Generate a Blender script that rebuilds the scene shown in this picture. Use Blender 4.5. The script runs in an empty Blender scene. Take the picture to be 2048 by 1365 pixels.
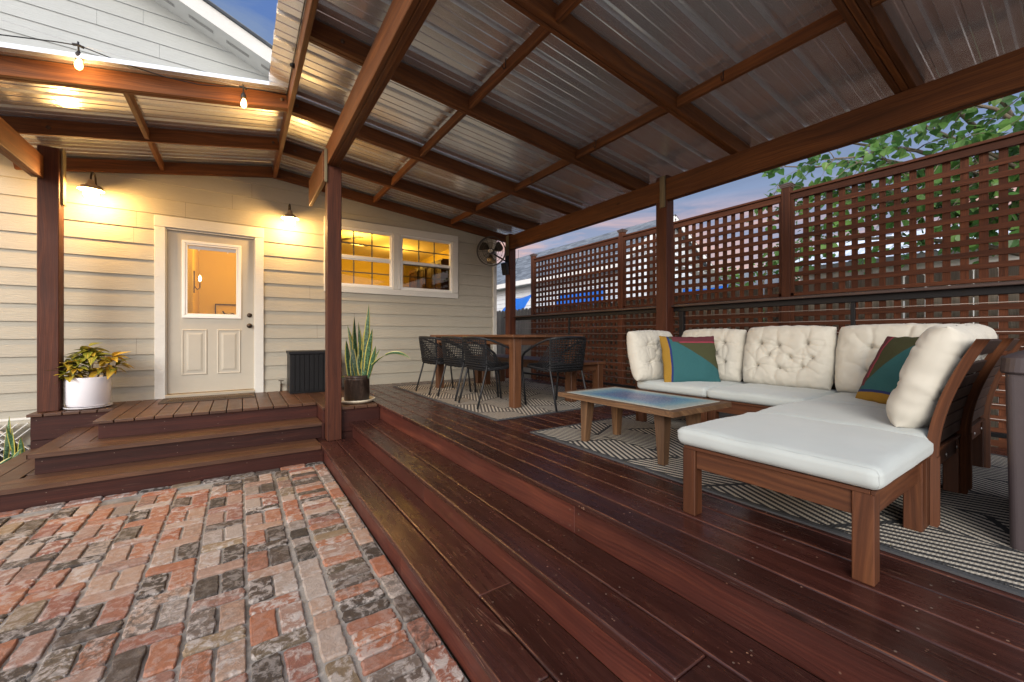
import bpy, math, random
from mathutils import Vector, Matrix, noise
R = math.radians
random.seed(7)
S = bpy.context.scene
col = S.collection

# ------------------------------------------------------------------ camera
cam = bpy.data.cameras.new('camera'); camo = bpy.data.objects.new('camera', cam); col.objects.link(camo)
camo.location = (0, 0, 0.77); camo.rotation_euler = (R(90), 0, R(-34.13))
cam.sensor_width = 36; cam.lens = 805.2 / 2048 * 36; cam.shift_y = -11.1 / 2048
cam.clip_start = 0.02; cam.clip_end = 2000
S.camera = camo
S.view_settings.view_transform = 'Standard'; S.view_settings.look = 'None'
S.view_settings.gamma = 1; S.view_settings.exposure = 0.45
S.cycles.use_denoising = True
S.cycles.max_bounces = 8; S.cycles.transparent_max_bounces = 12
S.cycles.sample_clamp_indirect = 6

# ------------------------------------------------------------------ node helper
class NT:
    def __init__(s, tree): s.t = tree; s.n = tree.nodes; s.l = tree.links
    def new(s, typ, **k):
        n = s.n.new(typ)
        for a, b in k.items(): setattr(n, a, b)
        return n
    def put(s, sock, v):
        if isinstance(v, bpy.types.NodeSocket): s.l.new(v, sock)
        elif v is not None:
            if hasattr(sock, 'default_value'):
                try: sock.default_value = v
                except Exception:
                    sock.default_value = (v[0], v[1], v[2], 1) if len(v) == 3 else v
    def math(s, op, a, b=None, c=None, clamp=False):
        n = s.new('ShaderNodeMath', operation=op, use_clamp=clamp)
        s.put(n.inputs[0], a)
        if b is not None: s.put(n.inputs[1], b)
        if c is not None: s.put(n.inputs[2], c)
        return n.outputs[0]
    def vmath(s, op, a, b=None):
        n = s.new('ShaderNodeVectorMath', operation=op)
        s.put(n.inputs[0], a)
        if b is not None: s.put(n.inputs[1], b)
        return n.outputs[0]
    def mapping(s, vec, scale=(1, 1, 1), loc=(0, 0, 0), rot=(0, 0, 0)):
        n = s.new('ShaderNodeMapping'); s.l.new(vec, n.inputs[0])
        n.inputs[1].default_value = loc; n.inputs[2].default_value = rot; n.inputs[3].default_value = scale
        return n.outputs[0]
    def noise(s, vec, scale=5, detail=4, rough=.55, dist=0, out='Fac'):
        n = s.new('ShaderNodeTexNoise'); s.put(n.inputs['Vector'], vec)
        n.inputs['Scale'].default_value = scale; n.inputs['Detail'].default_value = detail
        n.inputs['Roughness'].default_value = rough; n.inputs['Distortion'].default_value = dist
        return n.outputs[out]
    def vor(s, vec, scale=5, feature='F1', out='Distance'):
        n = s.new('ShaderNodeTexVoronoi', feature=feature); s.put(n.inputs['Vector'], vec); n.inputs['Scale'].default_value = scale
        return n.outputs[out]
    def ramp(s, fac, stops, interp='LINEAR'):
        n = s.new('ShaderNodeValToRGB'); s.put(n.inputs[0], fac); cr = n.color_ramp; cr.interpolation = interp
        while len(cr.elements) < len(stops): cr.elements.new(.5)
        for e, (p, c) in zip(cr.elements, stops):
            e.position = p; e.color = (c, c, c, 1) if isinstance(c, (int, float)) else (c[0], c[1], c[2], 1)
        return n.outputs[0]
    def mix(s, f, a, b, blend='MIX'):
        n = s.new('ShaderNodeMix', data_type='RGBA', blend_type=blend)
        s.put(n.inputs[0], f); s.put(n.inputs[6], a); s.put(n.inputs[7], b)
        return n.outputs[2]
    def sep(s, v):
        n = s.new('ShaderNodeSeparateXYZ'); s.put(n.inputs[0], v); return n.outputs
    def comb(s, x, y, z):
        n = s.new('ShaderNodeCombineXYZ'); s.put(n.inputs[0], x); s.put(n.inputs[1], y); s.put(n.inputs[2], z); return n.outputs[0]
    def bump(s, h, strength=.3, dist=.01, normal=None):
        n = s.new('ShaderNodeBump'); s.put(n.inputs['Height'], h); n.inputs['Strength'].default_value = strength
        n.inputs['Distance'].default_value = dist
        if normal is not None: s.put(n.inputs['Normal'], normal)
        return n.outputs[0]
    def uv(s): return s.new('ShaderNodeTexCoord').outputs['UV']
    def obj(s): return s.new('ShaderNodeTexCoord').outputs['Object']
    def tint(s):
        n = s.new('ShaderNodeAttribute', attribute_name='tint'); return s.sep(n.outputs['Color'])

def material(name):
    m = bpy.data.materials.new(name); m.use_nodes = True
    t = NT(m.node_tree); b = t.n['Principled BSDF']
    return m, t, b
def setp(t, b, color=None, rough=None, metal=None, normal=None, **k):
    if color is not None: t.put(b.inputs['Base Color'], color if isinstance(color, bpy.types.NodeSocket) else (*color, 1))
    if rough is not None: t.put(b.inputs['Roughness'], rough)
    if metal is not None: t.put(b.inputs['Metallic'], metal)
    if normal is not None: t.put(b.inputs['Normal'], normal)
    for a, v in k.items(): t.put(b.inputs[a.replace('_', ' ')], v)

# ------------------------------------------------------------------ world: dusk sky
SUN_EL, SUN_AZ = 24, 228           # light comes from the left, behind the camera
w = bpy.data.worlds.new('World'); S.world = w; w.use_nodes = True
t = NT(w.node_tree); bg = t.n['Background']
sky = t.new('ShaderNodeTexSky', sky_type='NISHITA'); sky.sun_disc = False
sky.sun_elevation = R(SUN_EL); sky.sun_rotation = R(SUN_AZ); sky.dust_density = 2.5
d = t.new('ShaderNodeTexCoord').outputs['Generated']
x, y, z = t.sep(d)
elev = t.math('MAXIMUM', z, 0.0)
streak = t.noise(t.mapping(d, (1.6, 1.6, 9)), 2.2, 6, .6, .6)
puff = t.noise(t.mapping(d, (1, 1, 2.2)), 3.0, 7, .6, .3)
base = t.ramp(elev, [(0, (.70, .30, .17)), (.15, (.52, .26, .18)), (.235, (.55, .28, .19)), (.30, (.15, .18, .28)), (.45, (.085, .14, .29)), (.75, (.035, .10, .34)), (1, (.03, .09, .34))])
cl = t.ramp(streak, [(.42, 0), (.62, 1)])
cloudc = t.ramp(elev, [(0, (.42, .30, .28)), (.16, (.20, .18, .25)), (.3, (.115, .14, .225)), (.5, (.14, .19, .30)), (1, (.06, .12, .33))])
skyc = t.mix(cl, base, cloudc)
cl2 = t.ramp(puff, [(.5, 0), (.72, .5)])
skyc = t.mix(cl2, skyc, (.20, .24, .36, 1))
# western half of the sky (behind and left of the camera) is the bright, sunset side
dt = t.new('ShaderNodeVectorMath', operation='DOT_PRODUCT'); t.l.new(d, dt.inputs[0]); dt.inputs[1].default_value = (-.55, -.76, .34)
west = t.ramp(dt.outputs['Value'], [(.0, 0), (.75, 1)])
bright = t.mix(west, (0, 0, 0, 1), (1.05, 1.04, 1.02, 1))
nis = t.vmath('SCALE', sky.outputs[0]); nis.node.inputs[3].default_value = 0.03
skyc = t.vmath('ADD', t.vmath('ADD', t.vmath('MULTIPLY', skyc, (.95, .95, .95)), nis), bright)
t.put(bg.inputs[0], skyc); bg.inputs[1].default_value = 1.0

sun = bpy.data.lights.new('sun', 'SUN'); sun.energy = 2.0; sun.angle = R(32); sun.color = (1, .95, .88)
so = bpy.data.objects.new('sun', sun); col.objects.link(so)
az = R(SUN_AZ)
ldir = Vector((math.sin(az) * math.cos(R(SUN_EL)), math.cos(az) * math.cos(R(SUN_EL)), math.sin(R(SUN_EL))))   # towards the sun
so.rotation_euler = (-ldir).to_track_quat('-Z', 'Y').to_euler()

# ------------------------------------------------------------------ mesh builder
class MB:
    def __init__(s, tint=True):
        s.v = []; s.f = []; s.uv = []; s.tn = []; s.sm = []; s.ed = {}
    def face(s, idx, uvs, tn, smooth=False):
        s.f.append(idx); s.uv.append(uvs); s.tn.append(tn); s.sm.append(smooth)
    def rt(s): return (random.random(), random.random(), random.random())
    def obox(s, c, half, M=None, long=None, tn=None, skip=()):
        c = Vector(c); M = M or Matrix.Identity(3); tn = tn or s.rt()
        if long is None: long = max(range(3), key=lambda i: half[i])
        n0 = len(s.v); ou, ov = random.uniform(0, 40), random.uniform(0, 40)
        P = [Vector((sx * half[0], sy * half[1], sz * half[2])) for sx in (-1, 1) for sy in (-1, 1) for sz in (-1, 1)]
        for p in P: s.v.append(c + M @ p)
        F = [((0, 1, 3, 2), 0), ((4, 6, 7, 5), 0), ((0, 4, 5, 1), 1), ((2, 3, 7, 6), 1), ((0, 2, 6, 4), 2), ((1, 5, 7, 3), 2)]
        for k, (q, ax) in enumerate(F):
            if k in skip: continue
            o = [a for a in range(3) if a != ax]
            if long in o: ua = long; va = [a for a in o if a != long][0]
            else: ua, va = o
            off = ov + k * 3.1
            s.ed[len(s.f)] = [(P[i][ua] / max(half[ua], 1e-6) * .5 + .5, P[i][va] / max(half[va], 1e-6) * .5 + .5) for i in q]
            s.face([n0 + i for i in q], [(P[i][ua] + ou, P[i][va] + off) for i in q], tn)
        return s
    def box(s, x0, x1, y0, y1, z0, z1, **k):
        return s.obox(((x0 + x1) / 2, (y0 + y1) / 2, (z0 + z1) / 2), (abs(x1 - x0) / 2, abs(y1 - y0) / 2, abs(z1 - z0) / 2), **k)
    def beam(s, p0, p1, wd, h, up=(0, 0, 1), **k):
        p0, p1 = Vector(p0), Vector(p1); dx = (p1 - p0); L = dx.length; dx.normalize()
        sd = Vector(up).cross(dx).normalized(); u2 = dx.cross(sd)
        M = Matrix((dx, sd, u2)).transposed()
        return s.obox((p0 + p1) / 2, (L / 2, wd / 2, h / 2), M, long=0, **k)
    def poly(s, pts, tn=None, uvs=None, smooth=False):
        n0 = len(s.v); s.v += [Vector(p) for p in pts]
        if uvs is None:
            a = Vector(pts[0]); e1 = (Vector(pts[1]) - a); 
            if e1.length < 1e-9: e1 = Vector((1, 0, 0))
            e1.normalize(); nrm = Vector((0, 0, 0))
            for i in range(1, len(pts) - 1): nrm += (Vector(pts[i]) - a).cross(Vector(pts[i + 1]) - a)
            if nrm.length < 1e-12: nrm = Vector((0, 0, 1))
            nrm.normalize(); e2 = nrm.cross(e1)
            uvs = [((Vector(p) - a).dot(e1), (Vector(p) - a).dot(e2)) for p in pts]
        s.face(list(range(n0, n0 + len(pts))), uvs, tn or s.rt(), smooth)
        return s
    def prism(s, pts, h0, h1, axis='z', tn=None):
        """extrude the 2-D outline pts along an axis"""
        tn = tn or s.rt()
        def P(a, b, h): return {'z': (a, b, h), 'y': (a, h, b), 'x': (h, a, b)}[axis]
        n = len(pts); s.poly([P(a, b, h0) for a, b in pts][::-1], tn); s.poly([P(a, b, h1) for a, b in pts], tn)
        acc = 0
        for i in range(n):
            a, b = pts[i], pts[(i + 1) % n]; L = math.dist(a, b)
            s.poly([P(*a, h0), P(*b, h0), P(*b, h1), P(*a, h1)], tn, [(h0, acc), (h0, acc + L), (h1, acc + L), (h1, acc)]); acc += L
        return s
    def tube(s, pts, r, n=8, cap=True, tn=None, closed=False, smooth=True):
        pts = [Vector(p) for p in pts]; tn = tn or s.rt(); m = len(pts)
        rr = r if isinstance(r, (list, tuple)) else [r] * m
        n0 = len(s.v); ref = None; L = 0
        for i, p in enumerate(pts):
            if closed: tg = pts[(i + 1) % m] - pts[i - 1]
            else: tg = pts[min(i + 1, m - 1)] - pts[max(i - 1, 0)]
            if tg.length < 1e-9: tg = Vector((0, 0, 1))
            tg.normalize()
            if ref is None:
                ref = Vector((0, 0, 1)) if abs(tg.z) < .9 else Vector((1, 0, 0))
            a = (ref - tg * ref.dot(tg)).normalized(); ref = a; b = tg.cross(a)
            for k in range(n):
                an = 2 * math.pi * k / n; s.v.append(p + (a * math.cos(an) + b * math.sin(an)) * rr[i])
        rng = m if closed else m - 1
        for i in range(rng):
            j = (i + 1) % m; dl = (pts[j] - pts[i]).length
            for k in range(n):
                k2 = (k + 1) % n
                s.face([n0 + i * n + k, n0 + i * n + k2, n0 + j * n + k2, n0 + j * n + k],
                       [(L, k / n * .1), (L, (k + 1) / n * .1), (L + dl, (k + 1) / n * .1), (L + dl, k / n * .1)], tn, smooth)
            L += dl
        if cap and not closed:
            s.face([n0 + k for k in range(n)][::-1], [(0, 0)] * n, tn); s.face([n0 + (m - 1) * n + k for k in range(n)], [(0, 0)] * n, tn)
        return s
    def lathe(s, prof, c=(0, 0, 0), n=32, M=None, tn=None, smooth=True):
        """prof: list of (radius, height)"""
        c = Vector(c); M = M or Matrix.Identity(3); tn = tn or s.rt(); n0 = len(s.v)
        for r, h in prof:
            for k in range(n):
                a = 2 * math.pi * k / n; s.v.append(c + M @ Vector((r * math.cos(a), r * math.sin(a), h)))
        L = 0
        for i in range(len(prof) - 1):
            dl = math.dist(prof[i], prof[i + 1])
            for k in range(n):
                k2 = (k + 1) % n; u0 = 6.283 * k / n * .15; u1 = 6.283 * (k + 1) / n * .15
                s.face([n0 + i * n + k, n0 + i * n + k2, n0 + (i + 1) * n + k2, n0 + (i + 1) * n + k],
                       [(u0, L), (u1, L), (u1, L + dl), (u0, L + dl)], tn, smooth)
            L += dl
        return s
    def grid(s, fn, nu, nv, tn=None, smooth=True, uvf=None, wrap=False):
        tn = tn or s.rt(); n0 = len(s.v)
        for i in range(nu + 1):
            for j in range(nv + 1): s.v.append(Vector(fn(i / nu, j / nv)))
        for i in range(nu):
            for j in range(nv):
                q = [(i, j), (i + 1, j), (i + 1, j + 1), (i, j + 1)]
                s.face([n0 + a * (nv + 1) + b for a, b in q], [(uvf(a / nu, b / nv) if uvf else (a / nu, b / nv)) for a, b in q], tn, smooth)
        return s
    def build(s, name, mat, parent=None, bevel=0, seg=1, local=False, origin=None, weld=False, subsurf=0, autosm=False):
        me = bpy.data.meshes.new(name)
        off = Vector((0, 0, 0))
        if parent is not None and not local:
            q = parent
            while q is not None: off += q.location; q = q.parent
        if origin is not None: off = Vector(origin)
        me.from_pydata([tuple(v - off) for v in s.v], [], s.f)
        ul = me.uv_layers.new(name='UVMap'); fl = []
        for u in s.uv:
            for a in u: fl += [a[0], a[1]]
        ul.data.foreach_set('uv', fl)
        if s.ed:
            e2 = me.uv_layers.new(name='Edge'); fl = []
            for k_, f in enumerate(s.f):
                for a in s.ed.get(k_, [(.5, .5)] * len(f)): fl += [a[0], a[1]]
            e2.data.foreach_set('uv', fl)
        ca = me.attributes.new('tint', 'FLOAT_COLOR', 'CORNER'); fl = []
        for f, tn in zip(s.f, s.tn): fl += [tn[0], tn[1], tn[2], 1] * len(f)
        ca.data.foreach_set('color', fl)
        me.polygons.foreach_set('use_smooth', s.sm)
        me.materials.append(mat)
        me.uv_layers.active_index = 0; me.uv_layers[0].active_render = True
        me.validate(); me.update()
        o = bpy.data.objects.new(name, me); col.objects.link(o)
        if parent is not None: o.parent = parent
        if origin is not None: o.location = origin
        if weld:
            md = o.modifiers.new('weld', 'WELD'); md.merge_threshold = .0003
        if bevel:
            md = o.modifiers.new('bevel', 'BEVEL'); md.width = bevel; md.segments = seg; md.limit_method = 'ANGLE'; md.angle_limit = R(40)
        if subsurf:
            md = o.modifiers.new('sub', 'SUBSURF'); md.levels = subsurf; md.render_levels = subsurf
        return o

def tag(o, label=None, cat=None, group=None, kind=None):
    if label: o['label'] = label
    if cat: o['category'] = cat
    if group: o['group'] = group
    if kind: o['kind'] = kind
    return o
def thing(name, label, cat, loc=(0, 0, 0), rz=0, group=None):
    o = bpy.data.objects.new(name, None); col.objects.link(o); o.location = loc; o.rotation_euler = (0, 0, rz)
    o.empty_display_size = .1
    return tag(o, label, cat, group)
def dup(root, loc, rz, label):
    r = root.copy(); col.objects.link(r); r.location = loc; r.rotation_euler = (0, 0, rz); r['label'] = label
    def rec(src, dst):
        for ch in list(src.children):
            c = ch.copy(); col.objects.link(c); c.parent = dst; rec(ch, c)
    rec(root, r)
    return r
def lamp(name, loc, energy, color, radius=.03, parent=None):
    l = bpy.data.lights.new(name, 'POINT'); l.energy = energy; l.color = color; l.shadow_soft_size = radius
    o = bpy.data.objects.new(name, l); col.objects.link(o)
    if parent is not None: o.parent = parent; loc = Vector(loc) - parent.location
    o.location = loc
    return o

# ------------------------------------------------------------------ materials
def wood(name, dark, mid, light, rough=(.35, .6), scratch=0.0, bump=.35, blotch=.5, vs=1.0, wear=None, spec=.5, coat=0.0, edge=None):
    m, t, b = material(name)
    uv = t.uv(); tn = t.tint()
    uvo = t.vmath('ADD', uv, t.comb(t.math('MULTIPLY', tn[0], 17.0), t.math('MULTIPLY', tn[1], 9.0), 0.0))
    warp = t.noise(t.mapping(uvo, (.9, 5 * vs, 1)), 1.0, 3, .5)
    wv = t.vmath('ADD', uvo, t.comb(0.0, t.math('MULTIPLY', warp, .16), 0.0))
    g1 = t.noise(t.mapping(wv, (1.1, 34 * vs, 1)), 1.0, 5, .62, .4)
    rings = t.math('ADD', t.math('MULTIPLY', t.math('SINE', t.math('MULTIPLY', t.sep(wv)[1], 520.0 * vs)), .5), .5)
    fine = t.noise(t.mapping(wv, (5, 330 * vs, 1)), 1.0, 3, .6)
    c = t.ramp(g1, [(.25, dark), (.5, mid), (.78, light)])
    c = t.mix(t.math('MULTIPLY', rings, .28), c, (*[k * .5 for k in dark], 1))
    bl = t.noise(t.obj(), 2.3, 4, .6, .3)
    c = t.mix(t.ramp(bl, [(.35, 0), (.7, blotch)]), c, (*[k * .55 for k in mid], 1), 'MIX')
    val = t.math('MULTIPLY_ADD', tn[2], .5, .75)
    c = t.mix(1.0, c, t.comb(val, val, val), 'MULTIPLY')
    fv = t.math('MULTIPLY_ADD', fine, .6, .7)
    c = t.mix(1.0, c, t.comb(fv, fv, fv), 'MULTIPLY')
    # knots
    kn = t.vor(t.mapping(wv, (1.0, 3.2 * vs, 1)), 1.7)
    kf = t.ramp(kn, [(.035, 1), (.075, 0)])
    c = t.mix(t.math('MULTIPLY', kf, .75), c, (*[k * .35 for k in dark], 1))
    h = t.math('MULTIPLY_ADD', fine, .5, t.math('MULTIPLY', g1, .7))
    rg = t.math('MULTIPLY_ADD', g1, rough[1] - rough[0], rough[0])
    if scratch:
        sc = t.noise(t.mapping(wv, (3.2, 120 * vs, 1)), 1.0, 3, .7)
        mk = t.noise(t.obj(), 1.9, 5, .65)
        mk2 = t.noise(t.obj(), 9.0, 3, .65)
        sf = t.math('MULTIPLY', t.ramp(sc, [(.61, 0), (.65, 1)]), t.math('MULTIPLY', t.ramp(mk, [(.52, .04), (.66, 1)]), t.ramp(mk2, [(.40, .1), (.58, 1)])))
        sp = t.vor(uvo, 38.0); spm = t.ramp(t.noise(uvo, 7.0, 2), [(.58, 0), (.62, 1)])
        sf = t.math('MAXIMUM', sf, t.math('MULTIPLY', t.ramp(sp, [(.10, 1), (.14, 0)]), spm))
        c = t.mix(t.math('MULTIPLY', sf, scratch), c, (*(wear or (.30, .175, .11)), 1))
        rg = t.math('MULTIPLY_ADD', sf, .25, rg)
        h = t.math('SUBTRACT', h, t.math('MULTIPLY', sf, .5))
    if edge:
        un = t.new('ShaderNodeUVMap', uv_map='Edge'); ev = t.sep(un.outputs[0])[1]
        ed = t.math('MULTIPLY', t.math('ABSOLUTE', t.math('SUBTRACT', ev, .5)), 2.0)
        en = t.noise(t.mapping(uvo, (5, 5, 1)), 1.0, 5, .65)
        ef = t.ramp(t.math('ADD', ed, t.math('MULTIPLY_ADD', en, .40, -.22)), [(.93, 0), (1.02, 1)])
        c = t.mix(t.math('MULTIPLY', ef, .7), c, (*edge, 1))
    rn = t.noise(t.obj(), 5.0, 4, .6)
    rg = t.math('ADD', rg, t.math('MULTIPLY_ADD', rn, .3, -.15))
    setp(t, b, c, rg, normal=t.bump(h, bump, .004), Specular_IOR_Level=spec)
    if coat: b.inputs['Coat Weight'].default_value = coat; b.inputs['Coat Roughness'].default_value = .25
    return m

M_deck = wood('deck_stain', (.020, .0066, .0052), (.050, .0160, .0118), (.094, .031, .021), (.16, .36), scratch=.75, bump=.6, blotch=.6, spec=.5, edge=(.20, .075, .040))
M_riser = wood('riser_stain', (.032, .0090, .0065), (.068, .0175, .0118), (.14, .038, .019), (.34, .5), scratch=.25, bump=.3, blotch=.45, vs=.6, spec=.4)
M_riserd = wood('dark_riser_stain', (.022, .0060, .0045), (.044, .0110, .0075), (.080, .020, .011), (.4, .6), scratch=.2, bump=.25, blotch=.4, vs=.7, spec=.3)
M_land = wood('landing_stain', (.042, .018, .010), (.080, .034, .017), (.15, .064, .028), (.32, .52), scratch=.35, bump=.4, blotch=.3, edge=(.24, .10, .045))
M_raft = wood('rafter_stain', (.065, .021, .0065), (.155, .052, .014), (.28, .10, .025), (.55, .75), bump=.4, blotch=.35, vs=.8, spec=.3)
M_post = wood('post_stain', (.036, .0105, .0055), (.078, .022, .0105), (.15, .045, .018), (.5, .7), bump=.45, blotch=.35, vs=.8, spec=.3)
M_latt = wood('lattice_stain', (.044, .0145, .007), (.100, .033, .0145), (.18, .062, .027), (.65, .85), bump=.4, blotch=.45, spec=.25)
M_grey = wood('weathered_picket', (.16, .14, .11), (.30, .265, .21), (.44, .40, .33), (.8, .95), bump=.5, blotch=.5)
M_raw = wood('bare_bracket_wood', (.13, .10, .055), (.21, .17, .095), (.30, .25, .15), (.6, .8), bump=.3, blotch=.3)
M_furn = wood('acacia', (.036, .0125, .0055), (.078, .026, .010), (.14, .052, .019), (.42, .6), bump=.2, blotch=.3, vs=.6, spec=.35)
M_furnd = wood('shaded_acacia_slats', (.018, .009, .006), (.034, .017, .011), (.058, .029, .018), (.5, .7), bump=.2, blotch=.3, vs=.7)  # acacia darkened: the shade on the slatted backs is put into the colour
M_table = wood('eucalyptus', (.050, .019, .008), (.10, .038, .014), (.17, .070, .027), (.4, .6), bump=.2, blotch=.3, vs=.7)
M_coff = wood('coffee_table_wood', (.055, .027, .012), (.13, .065, .028), (.25, .14, .062), (.5, .75), bump=.6, blotch=.35, scratch=.3, wear=(.5, .34, .18))

def plain(name, c, rough=.5, metal=0, nz=0.0, bump=0.0, bs=60, **k):
    m, t, b = material(name)
    o = t.obj(); cc = (*c, 1)
    if nz:
        f = t.noise(o, 6, 5, .6); v = t.math('MULTIPLY_ADD', f, nz * 2, 1 - nz)
        cc = t.mix(1.0, (*c, 1), t.comb(v, v, v), 'MULTIPLY')
        t.put(b.inputs['Base Color'], cc)
    else: b.inputs['Base Color'].default_value = cc
    t.put(b.inputs['Roughness'], rough); b.inputs['Metallic'].default_value = metal
    if bump: t.put(b.inputs['Normal'], t.bump(t.noise(o, bs, 4, .6), bump, .005))
    for a, v in k.items(): t.put(b.inputs[a.replace('_', ' ')], v)
    return m

def siding_mat(name, c):
    m, t, b = material(name)
    o = t.obj(); tn = t.tint()
    oo = t.vmath('ADD', o, t.comb(t.math('MULTIPLY', tn[0], 7.0), 0.0, t.math('MULTIPLY', tn[1], 3.0)))
    wr = t.noise(t.mapping(oo, (2.0, 1, 7)), 1.0, 3, .5)
    p = t.vmath('ADD', oo, t.comb(0.0, 0.0, t.math('MULTIPLY', wr, .10)))
    g = t.noise(t.mapping(p, (9, 1, 110)), 1.0, 4, .65, .5)
    g2 = t.noise(t.mapping(p, (3, 1, 34)), 1.0, 3, .6, .3)
    h = t.math('ADD', t.ramp(g, [(.35, 0), (.6, 1)]), t.math('MULTIPLY', g2, .3))
    dirt = t.noise(o, 1.4, 6, .65)
    cc = t.mix(t.ramp(dirt, [(.4, 0), (.8, .30)]), (*c, 1), (*[k * .72 for k in c], 1))
    v = t.math('MULTIPLY_ADD', g, .16, .92)
    cc = t.mix(1.0, cc, t.comb(v, v, v), 'MULTIPLY')
    setp(t, b, cc, .62, normal=t.bump(h, .40, .0035))
    return m
M_side = siding_mat('siding_beige', (.385, .360, .292))
M_sidew = siding_mat('siding_pale', (.42, .44, .42))
M_nside = siding_mat('neighbour_siding', (.74, .77, .80))
M_trim = siding_mat('trim_white', (.62, .62, .58))
M_white = plain('white_paint', (.78, .78, .75), .4, nz=.05)
M_door = plain('door_paint', (.43, .40, .33), .42, nz=.08, bump=.08, bs=120)
M_black = plain('black_metal', (.010, .010, .011), .45, .0, nz=.1, Specular_IOR_Level=.25)
M_bronze = plain('oil_rubbed_bronze', (.05, .035, .025), .35, .7, nz=.2)
M_steel = plain('brushed_steel', (.55, .54, .52), .3, 1)
M_cable = plain('steel_cable', (.30, .25, .22), .5, .6)
M_galv_dark = plain('grey_bracket_paint', (.12, .12, .11), .5, .3, nz=.2)

def metal_roof():
    m, t, b = material('galvalume')
    o = t.obj(); sp = t.noise(o, 260, 2, .6)
    st = t.noise(t.mapping(o, (.6, 18, 1)), 1.0, 4, .6)
    v = t.math('MULTIPLY_ADD', st, .06, t.math('MULTIPLY_ADD', sp, .04, .84))
    c = t.mix(1.0, (.92, .94, .96, 1), t.comb(v, v, v), 'MULTIPLY')
    r = t.math('MULTIPLY_ADD', st, .06, .19)
    setp(t, b, c, r, .75)
    return m
M_metal = metal_roof()

def brick_mat():
    m, t, b = material('old_brick')
    tn = t.tint(); o = t.obj()
    base = t.ramp(tn[0], [(0, (.30, .105, .055)), (.16, (.34, .15, .085)), (.32, (.24, .095, .068)), (.42, (.30, .19, .145)), (.52, (.36, .23, .16)), (.66, (.36, .30, .255)), (.72, (.09, .064, .050)), (.92, (.040, .034, .028)), (1, (.28, .20, .12))])
    oo = t.vmath('ADD', o, t.comb(t.math('MULTIPLY', tn[1], 5.0), t.math('MULTIPLY', tn[2], 5.0), 0.0))
    n1 = t.noise(oo, 20, 8, .70, .5); n2 = t.noise(oo, 38, 6, .7); n3 = t.noise(o, 1.5, 5, .6); n4 = t.noise(oo, 34, 8, .74, .7)
    c = t.mix(t.ramp(n2, [(.35, 0), (.75, .55)]), base, t.mix(1.0, base, (.62, .58, .55, 1), 'MULTIPLY'))
    lime = t.math('MULTIPLY', t.ramp(n1, [(.47, 0), (.57, 1)]), t.math('MULTIPLY_ADD', tn[1], .85, .08))
    c = t.mix(lime, c, (.44, .395, .36, 1))
    soot = t.math('MULTIPLY', t.ramp(n4, [(.45, 0), (.56, 1)]), t.math('MULTIPLY', t.ramp(n3, [(.40, .12), (.60, 1)]), t.math('MULTIPLY', tn[2], tn[2])))
    c = t.mix(t.math('MULTIPLY', soot, .85), c, (.05, .042, .035, 1))
    h = t.math('ADD', t.math('MULTIPLY', n1, .7), t.math('ADD', t.math('MULTIPLY', n2, .5), t.math('MULTIPLY', n4, .5)))
    setp(t, b, c, t.math('MULTIPLY_ADD', n2, .3, .5), normal=t.bump(h, .8, .010), Specular_IOR_Level=.35)
    return m
M_brick = brick_mat()
def mortar_mat():
    m, t, b = material('mortar')
    o = t.obj(); n1 = t.noise(o, 30, 6, .7); n3 = t.noise(o, 1.6, 5, .6)
    c = t.ramp(n1, [(.3, (.23, .21, .18)), (.7, (.38, .35, .31))])
    c = t.mix(t.ramp(n3, [(.5, 0), (.66, .8)]), c, (.06, .052, .042, 1))
    setp(t, b, c, .9, normal=t.bump(n1, .8, .008))
    return m
M_mortar = mortar_mat()

def fabric(name, c, c2=None, weave=900, bump=.12, sheen=.2):
    m, t, b = material(name)
    o = t.obj(); n = t.noise(o, 4, 4, .6); wv = t.noise(o, weave, 2, .5)
    cc = t.mix(t.ramp(n, [(.35, 0), (.75, .5)]), (*c, 1), (*(c2 or [k * .86 for k in c]), 1))
    setp(t, b, cc, .85, normal=t.bump(t.math('ADD', wv, t.math('MULTIPLY', t.noise(o, 18, 3, .5), 1.5)), bump, .003), Specular_IOR_Level=.2)
    b.inputs['Sheen Weight'].default_value = sheen
    return m
M_seat = fabric('seat_canvas', (.395, .43, .42))
M_back = fabric('back_canvas', (.50, .48, .415))

def throw_mat():
    m, t, b = material('throw_pillow_weave')
    uv = t.uv(); u, v, _ = t.sep(uv)
    wv = t.noise(t.obj(), 420, 2, .6)
    teal = (.028, .098, .105, 1); olive = (.052, .055, .026, 1); wine = (.10, .028, .034, 1); pink = (.24, .035, .06, 1); must = (.25, .145, .024, 1); navy = (.02, .032, .11, 1)
    # u: 0 left .. 1 right, v: 0 bottom .. 1 top
    dia = t.math('GREATER_THAN', t.math('ADD', t.math('MULTIPLY', u, .80), v), 1.06)
    c = t.mix(dia, teal, olive)
    c = t.mix(t.math('MULTIPLY', t.math('GREATER_THAN', v, .86), t.math('GREATER_THAN', u, .2)), c, wine)
    pk = t.math('MULTIPLY', t.math('GREATER_THAN', v, .835), t.math('LESS_THAN', v, .865))
    c = t.mix(t.math('MULTIPLY', pk, t.math('GREATER_THAN', u, .32)), c, pink)
    c = t.mix(t.math('LESS_THAN', u, .150), c, navy)
    c = t.mix(t.math('LESS_THAN', u, .115), c, must)
    k = t.math('MULTIPLY_ADD', wv, .5, .75)
    c = t.mix(1.0, c, t.comb(k, k, k), 'MULTIPLY')
    setp(t, b, c, .9, normal=t.bump(wv, .4, .002), Specular_IOR_Level=.15)
    return m
M_throw = throw_mat()

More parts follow.
